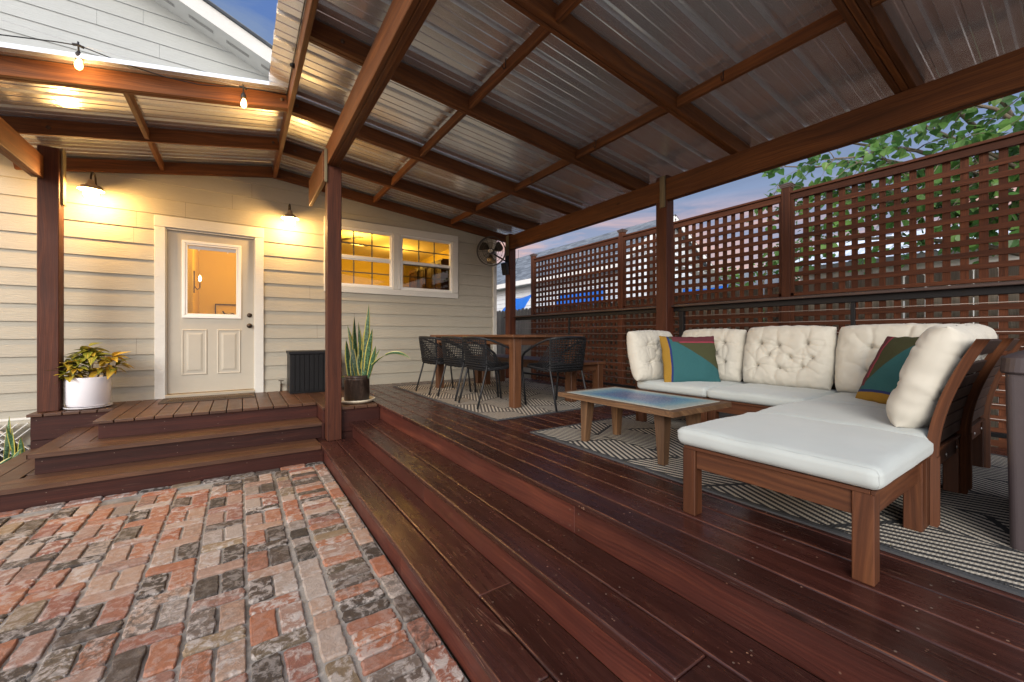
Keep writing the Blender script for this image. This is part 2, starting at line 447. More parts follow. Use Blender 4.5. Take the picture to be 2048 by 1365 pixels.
def rug_mat(name, ang, cream, dark):
    m, t, b = material(name)
    o = t.obj(); x, y, z = t.sep(t.mapping(o, (1, 1, 1), rot=(0, 0, ang)))
    W = .34
    cx = t.math('DIVIDE', x, W); ci = t.math('FLOOR', cx); fx = t.math('FRACT', cx)
    par = t.math('MODULO', t.math('ABSOLUTE', ci), 2.0); sg = t.math('MULTIPLY_ADD', par, 2.0, -1.0)
    # chevron blocks: stripes lean one way in a column and the other way in the next, every third block runs straight
    yb = t.math('ADD', y, t.math('MULTIPLY', t.math('MULTIPLY', sg, fx), .17))
    bi = t.math('FLOOR', t.math('DIVIDE', yb, .52)); fb = t.math('FRACT', t.math('DIVIDE', yb, .52))
    alt = t.math('MODULO', t.math('ABSOLUTE', t.math('ADD', bi, ci)), 2.0)
    s1 = t.math('ADD', x, t.math('MULTIPLY', y, .30)); s2 = t.math('SUBTRACT', x, t.math('MULTIPLY', y, .52))
    sm = t.new('ShaderNodeMix', data_type='FLOAT'); t.put(sm.inputs[0], alt); t.put(sm.inputs[2], s1); t.put(sm.inputs[3], s2)
    st = t.math('FRACT', t.math('DIVIDE', sm.outputs[0], .040))
    jag = t.math('MULTIPLY', t.math('FRACT', t.math('DIVIDE', y, .012)), .16)
    lf = t.math('LESS_THAN', t.math('ADD', st, jag), .54)
    edge = t.math('MULTIPLY', t.math('GREATER_THAN', fb, .055), t.math('GREATER_THAN', fx, .035))
    lf = t.math('MULTIPLY', lf, edge)
    n = t.noise(o, 260, 3, .6); n2 = t.noise(o, 3, 4, .6)
    c = t.mix(lf, (*dark, 1), (*cream, 1))
    k = t.math('MULTIPLY_ADD', n, .6, .7)
    c = t.mix(1.0, c, t.comb(k, k, k), 'MULTIPLY')
    wv = t.math('SINE', t.math('MULTIPLY', y, 520.0)); 
    setp(t, b, c, .95, normal=t.bump(t.math('ADD', t.math('MULTIPLY', lf, .8), t.math('MULTIPLY_ADD', wv, .25, n)), .6, .004), Specular_IOR_Level=.1)
    return m
M_rug = rug_mat('woven_rug', 0, (.46, .42, .35), (.045, .046, .048))
M_rug1 = rug_mat('woven_rug_pale', 0, (.46, .41, .34), (.10, .088, .078))
M_rugedge = plain('rug_binding', (.05, .052, .056), .9, bump=.4, bs=300)

def glass_mat(name, tint=(1, 1, 1), refl=.12):
    m, t, b = material(name)
    gl = t.new('ShaderNodeBsdfGlossy'); gl.inputs['Roughness'].default_value = .02
    tr = t.new('ShaderNodeBsdfTransparent'); tr.inputs[0].default_value = (*tint, 1)
    fr = t.new('ShaderNodeFresnel'); fr.inputs[0].default_value = 1.5
    f = t.math('MULTIPLY_ADD', fr.outputs[0], .8, refl - .04, clamp=True)
    mx = t.new('ShaderNodeMixShader'); t.put(mx.inputs[0], f); t.l.new(tr.outputs[0], mx.inputs[1]); t.l.new(gl.outputs[0], mx.inputs[2])
    t.l.new(mx.outputs[0], t.n['Material Output'].inputs[0])
    return m
M_glass = glass_mat('window_glass', refl=.05)
M_screen = glass_mat('insect_screen', (.34, .33, .31), .05)
def emit(name, c, s):
    m, t, b = material(name); setp(t, b, (.8, .8, .8), .5)
    b.inputs['Emission Color'].default_value = (*c, 1); b.inputs['Emission Strength'].default_value = s
    return m
M_bulb = emit('lit_bulb', (1, .62, .22), 7)
M_bulbw = emit('lit_lamp', (1, .74, .36), 10)
M_spot = emit('lit_downlight', (1, .85, .5), 14)
M_room = plain('room_paint', (.60, .45, .10), .8, nz=.04)
M_ceil = plain('room_ceiling_paint', (.70, .60, .42), .8, nz=.03)
M_cab = plain('cabinet_wood', (.085, .040, .020), .5, nz=.25)

def shingle_mat(name, c1, c2):
    m, t, b = material(name)
    uv = t.uv(); u, v, _ = t.sep(uv)
    row = t.math('FLOOR', t.math('DIVIDE', v, .14)); fr = t.math('FRACT', t.math('DIVIDE', v, .14))
    uu = t.math('ADD', t.math('DIVIDE', u, .30), t.math('MULTIPLY', row, .37))
    cell = t.comb(t.math('FLOOR', uu), row, 0.0)
    wn = t.new('ShaderNodeTexWhiteNoise', noise_dimensions='2D'); t.l.new(cell, wn.inputs['Vector'])
    n = t.noise(t.obj(), 90, 4, .7)
    c = t.mix(wn.outputs['Value'], (*c1, 1), (*c2, 1))
    k = t.math('MULTIPLY', t.math('MULTIPLY_ADD', n, .8, .6), t.math('MULTIPLY_ADD', t.math('GREATER_THAN', fr, .22), .70, .30))
    c = t.mix(1.0, c, t.comb(k, k, k), 'MULTIPLY')
    setp(t, b, c, .9, normal=t.bump(t.math('ADD', fr, n), .5, .01))
    return m
M_shing = shingle_mat('grey_shingles', (.10, .12, .14), (.22, .25, .28))
M_tarp = plain('blue_tarp', (.012, .14, .55), .45, nz=.15, bump=.3, bs=8)
M_crate = None

def leaf_mat(name, g1, g2, g3, vein=0.0, trans=.35):
    m, t, b = material(name)
    tn = t.tint(); uv = t.uv(); u, v, _ = t.sep(uv)
    c = t.ramp(tn[0], [(0, g1), (.5, g2), (1, g3)])
    if vein:
        mid = t.math('ABSOLUTE', t.math('SUBTRACT', u, .5))
        vv = t.math('FRACT', t.math('ADD', t.math('MULTIPLY', v, 8.0), t.math('MULTIPLY', mid, -5.0)))
        vf = t.math('MAXIMUM', t.math('LESS_THAN', vv, .22), t.math('LESS_THAN', mid, .05))
        c = t.mix(t.math('MULTIPLY', vf, vein), c, (.50, .36, .045, 1))
    setp(t, b, c, .38, Specular_IOR_Level=.5)
    tl = t.new('ShaderNodeBsdfTranslucent'); t.put(tl.inputs[0], c)
    mx = t.new('ShaderNodeMixShader'); mx.inputs[0].default_value = trans
    t.l.new(b.outputs[0], mx.inputs[1]); t.l.new(tl.outputs[0], mx.inputs[2]); t.l.new(mx.outputs[0], t.n['Material Output'].inputs[0])
    return m
M_leaf = leaf_mat('tree_leaf', (.07, .18, .045), (.12, .27, .06), (.21, .36, .09), trans=.45)
M_leaf2 = leaf_mat('bush_leaf', (.04, .09, .03), (.07, .14, .04), (.10, .18, .06))
M_croton = leaf_mat('croton_leaf', (.035, .095, .018), (.20, .24, .025), (.55, .33, .035), vein=.85, trans=.2)
M_bark = plain('bark', (.19, .15, .11), .9, nz=.3, bump=.6, bs=40)
M_stemp = plain('croton_stem', (.20, .15, .10), .8, nz=.2)
M_soil = plain('potting_soil', (.035, .025, .018), .95, nz=.3, bump=.8, bs=80)
def snake_mat():
    m, t, b = material('snake_plant_leaf')
    uv = t.uv(); u, v, _ = t.sep(uv); tn = t.tint()
    e = t.math('ABSOLUTE', t.math('SUBTRACT', u, .5))
    bd = t.noise(t.vmath('ADD', t.mapping(uv, (2.2, 34, 1)), t.comb(t.math('MULTIPLY', tn[0], 9.0), tn[1], 0.0)), 1.0, 3, .6, .8)
    c = t.ramp(bd, [(.40, (.012, .040, .018)), (.50, (.025, .085, .030)), (.60, (.10, .19, .085))])
    c = t.mix(t.math('GREATER_THAN', e, .36), c, (.42, .36, .07, 1))
    setp(t, b, c, .35)
    return m
M_snake = snake_mat()
M_gable = M_sidew
print('materials done')

# ================================================================== SETTING
D = 6.45          # plane of the house wall
ZG = -0.51        # brick patio level
# ground far around
mb = MB(); mb.poly([(-60, -60, ZG - .05), (90, -60, ZG - .05), (90, 90, ZG - .05), (-60, 90, ZG - .05)])
def ground_mat():
    m, t, b = material('yard_soil'); o = t.obj(); n = t.noise(o, 3, 8, .7); n2 = t.noise(o, 60, 4, .7)
    c = t.ramp(n, [(.35, (.055, .045, .030)), (.6, (.06, .075, .03)), (.75, (.10, .085, .06))])
    setp(t, b, c, .95, normal=t.bump(n2, .8, .03)); return m
tag(mb.build('ground', ground_mat()), kind='structure')
mb = MB(); mb.box(-4.2, .705, -1.6, 4.47, ZG - .04, ZG - .0045)
bed = tag(mb.build('mortar_bed', M_mortar), kind='structure')

def slab_mat():
    m, t, b = material('bounce_slab_concrete'); o = t.obj(); n = t.noise(o, 2, 7, .65)
    setp(t, b, t.ramp(n, [(.3, (.27, .25, .22)), (.7, (.42, .40, .36))]), .9, normal=t.bump(t.noise(o, 60, 4, .7), .4, .01)); return m
mb = MB(); mb.box(-16, 9, -14, -1.602, ZG - .045, ZG - .004); mb.box(-16, -4.202, -1.6, 6.0, ZG - .045, ZG - .004)  # unseen slab, added to bounce light up under the roof
tag(mb.build('added_bounce_slab', slab_mat()), kind='structure')
def brick(mb, x0, x1, y0, y1):
    tn = mb.rt(); g = .0040
    x0 += g + random.uniform(0, .004); x1 -= g + random.uniform(0, .004); y0 += g + random.uniform(0, .004); y1 -= g + random.uniform(0, .004)
    cx, cy = (x0 + x1) / 2, (y0 + y1) / 2; rot = random.gauss(0, .016); zt = ZG + .008 + random.uniform(-.003, .004)
    tx, ty = random.gauss(0, .012), random.gauss(0, .012); out = []; hw, hh = (x1 - x0) / 2, (y1 - y0) / 2
    r = random.uniform(.008, .02); N = 5
    ph = random.uniform(0, 9)
    corners = [(hw - r, hh - r, 0), (-hw + r, hh - r, 1), (-hw + r, -hh + r, 2), (hw - r, -hh + r, 3)]
    for a, (ax, ay, q) in enumerate(corners):
        for k in range(3):
            an = (q + k / 2) * math.pi / 2
            out.append((ax + r * math.cos(an), ay + r * math.sin(an)))
        nx, ny, _ = corners[(a + 1) % 4]; an = (q + 1) * math.pi / 2
        p, qn = (ax + r * math.cos(an), ay + r * math.sin(an)), (nx + r * math.cos(an), ny + r * math.sin(an))
        for k in range(1, N): out.append((p[0] + (qn[0] - p[0]) * k / N, p[1] + (qn[1] - p[1]) * k / N))
    n = len(out); rings = []
    jit = [random.gauss(0, .0022) for _ in out]
    ca, sa = math.cos(rot), math.sin(rot)
    for dz, ins in ((-.03, 0), (-.0075, 0.0), (-.0025, .0025), (0, .0075)):
        ring = []
        for i, (a, b2) in enumerate(out):
            L = math.hypot(a, b2); f = (L - ins + jit[i]) / L
            a2, b3 = a * f, b2 * f; zz = zt + dz + a2 * tx + b3 * ty + (noise.noise((a2 * 30 + ph, b3 * 30, ph)) * .002 if dz > -.02 else 0)
            ring.append((cx + a2 * ca - b3 * sa, cy + a2 * sa + b3 * ca, zz))
        rings.append(ring)
    for i in range(len(rings) - 1):
        for k in range(n):
            k2 = (k + 1) % n; mb.poly([rings[i][k], rings[i][k2], rings[i + 1][k2], rings[i + 1][k]], tn, [(0, 0)] * 4, True)
    mb.poly(rings[-1], tn, [(0, 0)] * n, True)
mb = MB()
y = 4.20
while y > -.6:                                   # edge column against the deck steps
    h = random.uniform(.195, .215); brick(mb, .605, .702, y - h, y); y -= h
y = 4.34
while y > -.6:                                   # column of bricks laid across
    h = random.uniform(.078, .092); brick(mb, .385, .600, y - h, y); y -= h
y = 4.36
while y > -.6:                                   # thin column of headers
    h = random.choice([.10, .19, .20, .13]); brick(mb, .268, .378, y - h, y); y -= h
k = 0
x1 = .255
while x1 > -3.6:                                 # field: two bricks, then one across
    x0 = x1 - .222; y = 4.36 - (k * .137) % .31
    if y < 4.3: brick(mb, x0, x1, y, min(4.36, y + .1)) if 4.36 - y > .06 else None
    while y > -.6:
        brick(mb, x0, (x0 + x1) / 2, y - .212, y); brick(mb, (x0 + x1) / 2, x1, y - .212, y)
        brick(mb, x0, x1, y - .308, y - .214); y -= .311
    x1 = x0 - .003; k += 1
x = -3.6
while x < .68:                                   # edge row under the front steps
    L = random.uniform(.19, .22); brick(mb, x, min(x + L, .702), 4.37, 4.468); x += L
brick(mb, .605, .702, 4.205, 4.36)
tag(mb.build('patio_paving', M_brick), kind='structure')
print('bricks', len(mb.f))

# ---- decks and steps
def screws(sm, x, y, z, n=(0, 0, 1)):
    r = .0036
    n = Vector(n); a = n.orthogonal().normalized(); b = n.cross(a)
    c = Vector((x, y, z)) + n * .0012
    sm.poly([c + (a * math.cos(k * math.pi / 3) + b * math.sin(k * math.pi / 3)) * r for k in range(6)])
deck = MB(); scr = MB()
def boards_y(mb, x0, x1, y0, y1, z, w=.1385, gap=.0065, th=.032, joints=True, maxy=None):
    x = x0; i = 0
    while x < x1 - .03:
        xe = min(x + w, x1); ys = y0; yy1 = y1(x) if callable(y1) else y1; ys = y0(x) if callable(y0) else y0
        cuts = [ys]
        if joints and yy1 - ys > 4:
            c = ys + random.uniform(3.3, 6.2) if i > 3 else ys + 5.2 + .5 * (i % 2)
            while c < yy1 - .8: cuts.append(c); c += 3.6
        cuts.append(yy1)
        for a, b in zip(cuts[:-1], cuts[1:]):
            dz = random.uniform(-.0012, .0012)
            mb.box(x, xe, a + .001, b - .001, z - th + dz, z + dz, long=1)
        if xe - x > .08:
            yy = ys + .06
            while yy < yy1:
                for xs in (x + .025, xe - .025):
                    if random.random() < .9: screws(scr, xs + random.uniform(-.006, .006), yy + random.uniform(-.02, .02), z + .001)
                yy += .406
        x = xe + gap; i += 1
# main deck, boards run towards the house
boards_y(deck, 1.30, 4.33, -1.4, D - .012, 0)
deck_o = tag(deck.build('deck', M_deck, bevel=.006, seg=2), kind='structure')
# landing at the door
land = MB()
def ly0(x):
    if x < -1.09: return 5.875
    if x < .735: return 5.105
    if x < .90: return 4.716
    return 4.60
x = -1.715; w = .128
edges = [-1.715, -1.60, -1.47, -1.345, -1.22, -1.092]
xs = edges + [-1.092 + .1405 * i for i in range(1, 14)] + [.906, 1.046, 1.186, 1.293]
xs[xs.index(-1.092 + .1405 * 13)] = .736
for a, b in zip(xs[:-1], xs[1:]):
    y0 = ly0((a + b) / 2); land.box(a + .004, b - .004, y0, D - .012, -.030, -.001, long=1, tn=None)
land_o = tag(land.build('door_landing', M_land, bevel=.004, seg=2), kind='structure')
# treads
tr = MB()
def tread_y(x0, z, y1):
    for a, wb, c in ((x0, .154, .66 if z > -.2 else 1.02), (x0 + .1605, .1715, 3.1 if z > -.2 else 1.5)):
        for p, q in ((-1.4, c), (c, y1)):
            tr.box(a, a + wb, p + .0008, q - .0008, z - .035, z, long=1)
        yy = -.2
        while yy < y1:
            for xs_ in (a + .025, a + .114): screws(scr, xs_, yy + random.uniform(-.02, .02), z + .0005)
            yy += .406
tread_y(.988, -.17, 4.612); tread_y(.688, -.34, 4.60)
side_tr = tag(tr.build('side_step_treads', M_deck, bevel=.009, seg=3), kind='structure')
tl = MB()
def tread_x(y0, z, x0, x1, x0b):
    for k, (a, xa) in enumerate(((y0, x0), (y0 + .1455, x0b))):
        tl.box(xa, x1, a, a + .139, z - .035, z, long=0)
        xx = -1.0
        while xx < x1: 
            for ys_ in (a + .025, a + .114): screws(scr, xx + random.uniform(-.02, .02), ys_, z + .0005)
            xx += .406
MIT = []
def mitre(x0, y0, z, y1):
    n_before = len(tl.f); MIT.append(n_before)
    _mitre(x0, y0, z, y1); MIT.append(len(tl.f))
def _mitre(x0, y0, z, y1):           # the step wrapping back along the left side of the landing
    tl.prism([(x0, y0), (x0 + .139, y0 + .139), (x0 + .139, y1), (x0, y1)], z - .035, z)
    tl.prism([(x0 + .146, y0 + .146), (x0 + .285, y0 + .285), (x0 + .285, y1), (x0 + .146, y1)], z - .035, z)
def tread_mx(y0, z, x0, x1):
    tl.prism([(x0, y0), (x1, y0), (x1, y0 + .139), (x0 + .139 - .004, y0 + .139)], z - .035, z)
    tl.prism([(x0 + .146, y0 + .1455), (x1, y0 + .1455), (x1, y0 + .285), (x0 + .28, y0 + .285)], z - .035, z)
tl.box(-1.094, .742, 5.051, 5.138, -.205, -.17, long=0); tl.box(-1.390, .684, 4.731, 4.793, -.375, -.34, long=0)
tl.box(-1.094, -1.062, 5.145, 5.895, -.205, -.17, long=1); tl.box(-1.405, -1.352, 4.83, 5.895, -.375, -.34, long=1)
tread_mx(4.760, -.17, -1.378, .742); mitre(-1.384, 4.757, -.17, 5.895)
tread_mx(4.440, -.34, -1.690, .684); mitre(-1.696, 4.437, -.34, 5.895)
for i, f in enumerate(tl.f):
    if i in tl.ed: continue
    side = any(MIT[k] <= i < MIT[k + 1] for k in range(0, len(MIT), 2)); r0 = tl.tn[i][0] * 30
    tl.uv[i] = [((tl.v[v].y if side else tl.v[v].x) + r0, (tl.v[v].x if side else tl.v[v].y) + tl.v[v].z + r0) for v in f]
tag(tl.build('front_step_treads', M_land, bevel=.005, seg=2), kind='structure')
# risers
rs = MB()
def riser_y(x, z0, z1, y0, y1):
    c = 1.42 if z1 > -.1 else random.uniform(1.2, 3.4)
    for p, q in ((y0, c), (c, y1)):
        rs.box(x, x + .028, p + .001, q - .001, z0, z1, long=1)
        for yy in (p + .03, q - .03):
            for zz in (z0 + .03, z1 - .035): screws(scr, x, yy, zz, (-1, 0, 0))
riser_y(1.322, -.175, -.034, -1.4, 4.62); riser_y(1.021, -.345, -.206, -1.4, 4.60); riser_y(.712, -.515, -.376, -1.4, 4.47)
tag(rs.build('side_step_risers', M_riser, bevel=.002), kind='structure')
rd = MB()
def riser_x(y, z0, z1, x0, x1):
    rd.box(x0, x1, y, y + .028, z0, z1, long=0)
    xx = x0 + .04
    while xx < x1:
        for zz in (z0 + .035, z1 - .035):
            if random.random() < .6: screws(scr, xx, y, zz, (0, -1, 0))
        xx += .42
riser_x(5.140, -.172, -.031, -1.060, .750); riser_x(4.795, -.342, -.206, -1.350, .750); riser_x(4.470, -.515, -.376, -1.66, .710)
rd.box(-1.060, -1.032, 5.169, 5.90, -.175, -.031, long=1); rd.box(-1.350, -1.322, 4.824, 5.89, -.342, -.206, long=1); rd.box(-1.66, -1.632, 4.499, 5.89, -.515, -.376, long=1)
riser_x(5.900, -.262, -.031, -1.690, -1.060); riser_x(5.900, -.515, -.266, -1.690, -1.30)
rd.box(-1.690, -1.662, 5.929, D - .015, -.515, -.031, long=1)
rd.box(.751, .779, 4.745, 5.14, -.515, -.031, long=1)
rd.box(.7425, .764, 4.722, 4.83, -.50, -.174); rd.box(.700, .7645, 4.475, 4.83, -.50, -.345)
riser_x(4.628, -.272, -.031, .912, 1.322); riser_x(4.628, -.515, -.276, .912, 1.322)
tag(rd.build('front_step_risers', M_riserd, bevel=.002), kind='structure')
# dark boxes below the decks so that no light leaks through the gaps
uc = MB(); uc.box(1.36, 4.30, -1.4, D - .02, ZG, -.075); uc.box(-1.62, 1.28, 5.95, D - .02, ZG, -.075); uc.box(-1.0, .74, 5.18, 5.95, ZG, -.075); uc.box(.79, 1.28, 4.67, 5.95, ZG, -.08)
tag(uc.build('deck_light_block', plain('light_block_dark', (.02, .012, .009), .9)), kind='structure')
tag(scr.build('deck_screws', plain('screw_heads', (.19, .145, .115), .55, .3)), kind='stuff')

# ================================================================== HOUSE
house = thing('house', 'beige lap sided house with a porch door and lit double windows', 'house', (0, D, 0))
EXP = .1886; Z0 = .545 - EXP * 5
OPEN = [(-.84, .275, -.01, 2.22), (1.03, 3.20, 1.42, 2.52)]
sd = MB()
def course_piece(xa, xb, z0, z1, za, zb, tn):
    """piece of the course z0..z1 between heights za..zb"""
    def yy(z): 
        f = (z - z0) / (z1 - z0); return D - .019 + .015 * f
    yb, yt = yy(za), yy(zb)
    p = [(xa, yb, za), (xb, yb, za), (xb, yt, zb), (xa, yt, zb)]
    sd.poly(p, tn, [(xa, za), (xb, za), (xb, zb), (xa, zb)])
    if za == z0: sd.poly([(xa, yb, za), (xa, D + .004, za), (xb, D + .004, za), (xb, yb, za)], tn, [(0, 0)] * 4)
k = 0; WX0, WX1 = -5.2, 3.93
while Z0 + k * EXP < 3.0:
    z0 = Z0 + k * EXP; z1 = z0 + EXP
    cuts = {WX0, WX1}
    for a, b, c, d_ in OPEN:
        if z1 > c and z0 < d_: cuts |= {a, b}
    c = WX0 + random.uniform(.5, 3.2)
    joints = set()
    while c < WX1:
        if not any(a - .1 < c < b + .1 and z1 > lo and z0 < hi for a, b, lo, hi in OPEN): joints.add(c)
        c += 3.66
    allx = sorted(cuts | joints)
    for xa, xb in zip(allx[:-1], allx[1:]):
        xm = (xa + xb) / 2; tn = sd.rt(); lo, hi = z0, z1; parts = [(z0, z1)]
        for a, b, c0, c1 in OPEN:
            if a < xm < b:
                np_ = []
                for (p, q) in parts:
                    if q <= c0 or p >= c1: np_.append((p, q)); continue
                    if p < c0: np_.append((p, c0))
                    if q > c1: np_.append((c1, q))
                parts = np_
        g = .0012 if xa in joints else 0; g2 = .0012 if xb in joints else 0
        for p, q in parts: course_piece(xa + g, xb - g2, z0, z1, p, q, tn)
    k += 1
sd.build('siding', M_side, house)
bk = MB()  # backing added so room light does not leak through the siding seams
for (xa, xb, za, zb) in ((WX0, -.735, ZG, 3.05), (-.735, .168, 2.075, 3.05), (.168, 1.13, ZG, 3.05), (1.13, 3.10, ZG, 1.52), (1.13, 3.10, 2.42, 3.05), (3.10, 3.99, ZG, 3.05), (2.045, 2.175, 1.52, 2.42)):
    bk.box(xa, xb, D + .006, D + .11, za, zb)
bk.build('wall_light_backing', plain('light_backing', (.12, .11, .10), .9), house)
tm = MB(); tm.box(WX0, -1.72, D - .02, D + .0, -.125, -.10); tm.build('skirt_board', M_trim, house)
tm = MB(); tm.box(3.985, 4.012, D + .062, D + 3.2, ZG, 3.0); tm.build('corner_trim', M_trim, house)
tm = MB(); tm.box(3.93, 4.01, D - .026, D + .06, ZG, 3.0)
tm.build('corner_trim', M_trim, house, bevel=.003)
# door
door = MB()
def flat_with_hole(mb, x0, x1, z0, z1, hx0, hx1, hz0, hz1, yf, yb):
    mb.box(x0, hx0, yf, yb, z0, z1); mb.box(hx1, x1, yf, yb, z0, z1); mb.box(hx0, hx1, yf, yb, z0, hz0); mb.box(hx0, hx1, yf, yb, hz1, z1)
DY = D + .012
flat_with_hole(door, -.730, .164, .052, 2.062, -.535, -.030, 1.035, 1.915, DY, DY + .045)
door_o = door.build('door', M_door, house)
pn = MB()
for (a, b) in ((-.577, -.352), (-.221, .004)):
    z0, z1 = .287, .833
    yo = DY - .001
    # raised rim, sunken bevel, raised field
    for (i0, y0_, i1, y1_) in ((-.018, yo, -.006, yo - .007), (-.006, yo - .007, .008, yo - .002), (.008, yo - .002, .030, yo - .002), (.030, yo - .002, .052, yo - .008)):
        A = [(a + i0, y0_, z0 + i0), (b - i0, y0_, z0 + i0), (b - i0, y0_, z1 - i0), (a + i0, y0_, z1 - i0)]
        B = [(a + i1, y1_, z0 + i1), (b - i1, y1_, z0 + i1), (b - i1, y1_, z1 - i1), (a + i1, y1_, z1 - i1)]
        for q in range(4): pn.poly([A[q], A[(q + 1) % 4], B[(q + 1) % 4], B[q]])
    i = .052; pn.poly([(a + i, yo - .008, z0 + i), (b - i, yo - .008, z0 + i), (b - i, yo - .008, z1 - i), (a + i, yo - .008, z1 - i)])
pn.build('raised_panel', M_door, door_o)
lf = MB()
def frame(mb, x0, x1, z0, z1, w_, y0, y1):
    mb.box(x0, x1, y0, y1, z0, z0 + w_); mb.box(x0, x1, y0, y1, z1 - w_, z1); mb.box(x0, x0 + w_, y0, y1, z0 + w_, z1 - w_); mb.box(x1 - w_, x1, y0, y1, z0 + w_, z1 - w_)
frame(lf, -.590, .025, .990, 1.962, .034, DY - .016, DY + .006)
frame(lf, -.556, -.009, 1.024, 1.928, .022, DY - .009, DY + .02)
lf.build('glass_frame', M_white, door_o, bevel=.004)
gl = MB(); gl.poly([(-.534, DY + .014, 1.046), (-.031, DY + .014, 1.046), (-.031, DY + .014, 1.906), (-.534, DY + .014, 1.906)]); gl.build('glass', M_glass, door_o)
bl = MB(); bl.box(-.530, -.035, DY + .024, DY + .034, 1.865, 1.905); bl.box(-.43, -.418, DY + .020, DY + .023, 1.845, 1.885); bl.box(-.13, -.118, DY + .020, DY + .023, 1.845, 1.885)
bl.build('blind_cassette', M_white, door_o)
Mx = Matrix.Rotation(R(90), 3, 'X')
kb = MB(); kb.lathe([(0, .058), (.018, .058), (.027, .05), (.028, .04), (.018, .028), (.013, .02), (.013, .008), (.031, .006), (.032, 0)], (.115, DY - .002, .900), 24, Mx); kb.build('knob', M_bronze, door_o)
kb = MB(); kb.lathe([(0, .02), (.02, .018), (.029, .008), (.030, 0)], (.115, DY - .002, 1.041), 24, Mx); kb.box(.105, .125, DY - .032, DY - .02, 1.036, 1.046); kb.build('deadbolt', M_bronze, door_o)
cs = MB()
cs.box(-.842, -.742, D - .038, D + .005, -.001, 2.088); cs.box(.176, .276, D - .038, D + .005, -.001, 2.088); cs.box(-.846, .280, D - .041, D + .005, 2.090, 2.222)
cs.box(-.742, -.732, D - .020, D + .06, .04, 2.086); cs.box(.166, .176, D - .020, D + .06, .04, 2.086); cs.box(-.742, .176, D - .020, D + .06, 2.066, 2.0865)
cs.build('door_casing', M_trim, house, bevel=.003)
th = MB(); th.box(-.742, .176, D - .045, D + .07, .004, .044); th.build('threshold', plain('threshold_alu', (.42, .38, .30), .4, .4), house, bevel=.004)
# windows
wc = MB()
wc.box(1.03, 3.20, D - .036, D + .004, 2.412, 2.520); wc.box(1.03, 3.20, D - .036, D + .004, 1.420, 1.512)
wc.box(1.03, 1.130, D - .036, D + .004, 1.514, 2.410); wc.box(3.098, 3.20, D - .036, D + .004, 1.514, 2.410); wc.box(2.052, 2.108, D - .036, D + .004, 1.514, 2.410); wc.box(2.110, 2.170, D - .036, D + .004, 1.514, 2.410)
wc.build('window_casing', M_trim, house, bevel=.003)
M_grid = plain('window_grid', (.16, .17, .16), .5)
for wi, (xa, xb) in enumerate(((1.132, 2.050), (2.172, 3.096))):
    za, zb = 1.514, 2.410; fr = MB()
    frame(fr, xa, xb, za, zb, .030, D - .026, D + .05)
    zm = 1.965
    fr.box(xa + .03, xb - .03, D - .012, D + .02, zm - .022, zm + .016)
    frame(fr, xa + .030, xb - .030, za + .030, zm - .022, .018, D - .004, D + .02)
    frame(fr, xa + .030, xb - .030, zm + .016, zb - .030, .014, D + .004, D + .03)
    wo = fr.build('window', M_white, house, bevel=.002)
    gx0, gx1 = xa + .048, xb - .048
    g = MB()
    for yy_, z0, z1 in ((D + .010, za + .048, zm - .04), (D + .018, zm + .03, zb - .044)): g.poly([(gx0, yy_, z0), (gx1, yy_, z0), (gx1, yy_, z1), (gx0, yy_, z1)])
    g.build('pane', M_glass, wo)
    gr = MB()
    for (z0, z1, yy) in ((za + .048, zm - .04, D + .013), (zm + .03, zb - .044, D + .021)):
        for q in (1, 2):
            X = gx0 + (gx1 - gx0) * q / 3; gr.box(X - .009, X + .009, yy, yy + .006, z0, z1)
        Z = (z0 + z1) / 2; gr.box(gx0, gx1, yy + .0075, yy + .0115, Z - .009, Z + .009)
    gr.build('grid', M_grid, wo)
    if wi == 1:
        sc = MB(); sc.poly([(gx0, D - .006, za + .046), (gx1, D - .006, za + .046), (gx1, D - .006, zm - .022), (gx0, D - .006, zm - .022)]); sc.build('insect_screen', M_screen, wo)
# rooms behind the openings
def room(name, x0, x1, y0, y1, z0, z1):
    r = MB()
    r.poly([(x0, y1, z0), (x1, y1, z0), (x1, y1, z1), (x0, y1, z1)]); r.poly([(x0, y0, z0), (x0, y1, z0), (x0, y1, z1), (x0, y0, z1)])
    r.poly([(x1, y0, z0), (x1, y1, z0), (x1, y1, z1), (x1, y0, z1)]); r.poly([(x0, y0, z0), (x1, y0, z0), (x1, y1, z0), (x0, y1, z0)])
    o = r.build(name, M_room, house)
    c = MB(); c.poly([(x0, y0, z1), (x1, y0, z1), (x1, y1, z1), (x0, y1, z1)])
    for q in range(3): c.box(x0 + .001, x1 - .001, y1 - .05 + q * .016, y1 - .001, z1 - .05 - q * .03, z1 - .001 - q * .03)
    c.build('room_ceiling', M_ceil, o)
    return o
room('interior_room', -1.6, .62, D + .112, 9.2, 0, 2.75)
room('interior_room', .66, 3.97, D + .112, 10.4, 0, 2.75)
pt = MB(); pt.box(-.70, -.60, 8.0, 9.19, 0, 2.74); pt.build('partition', M_room, house)
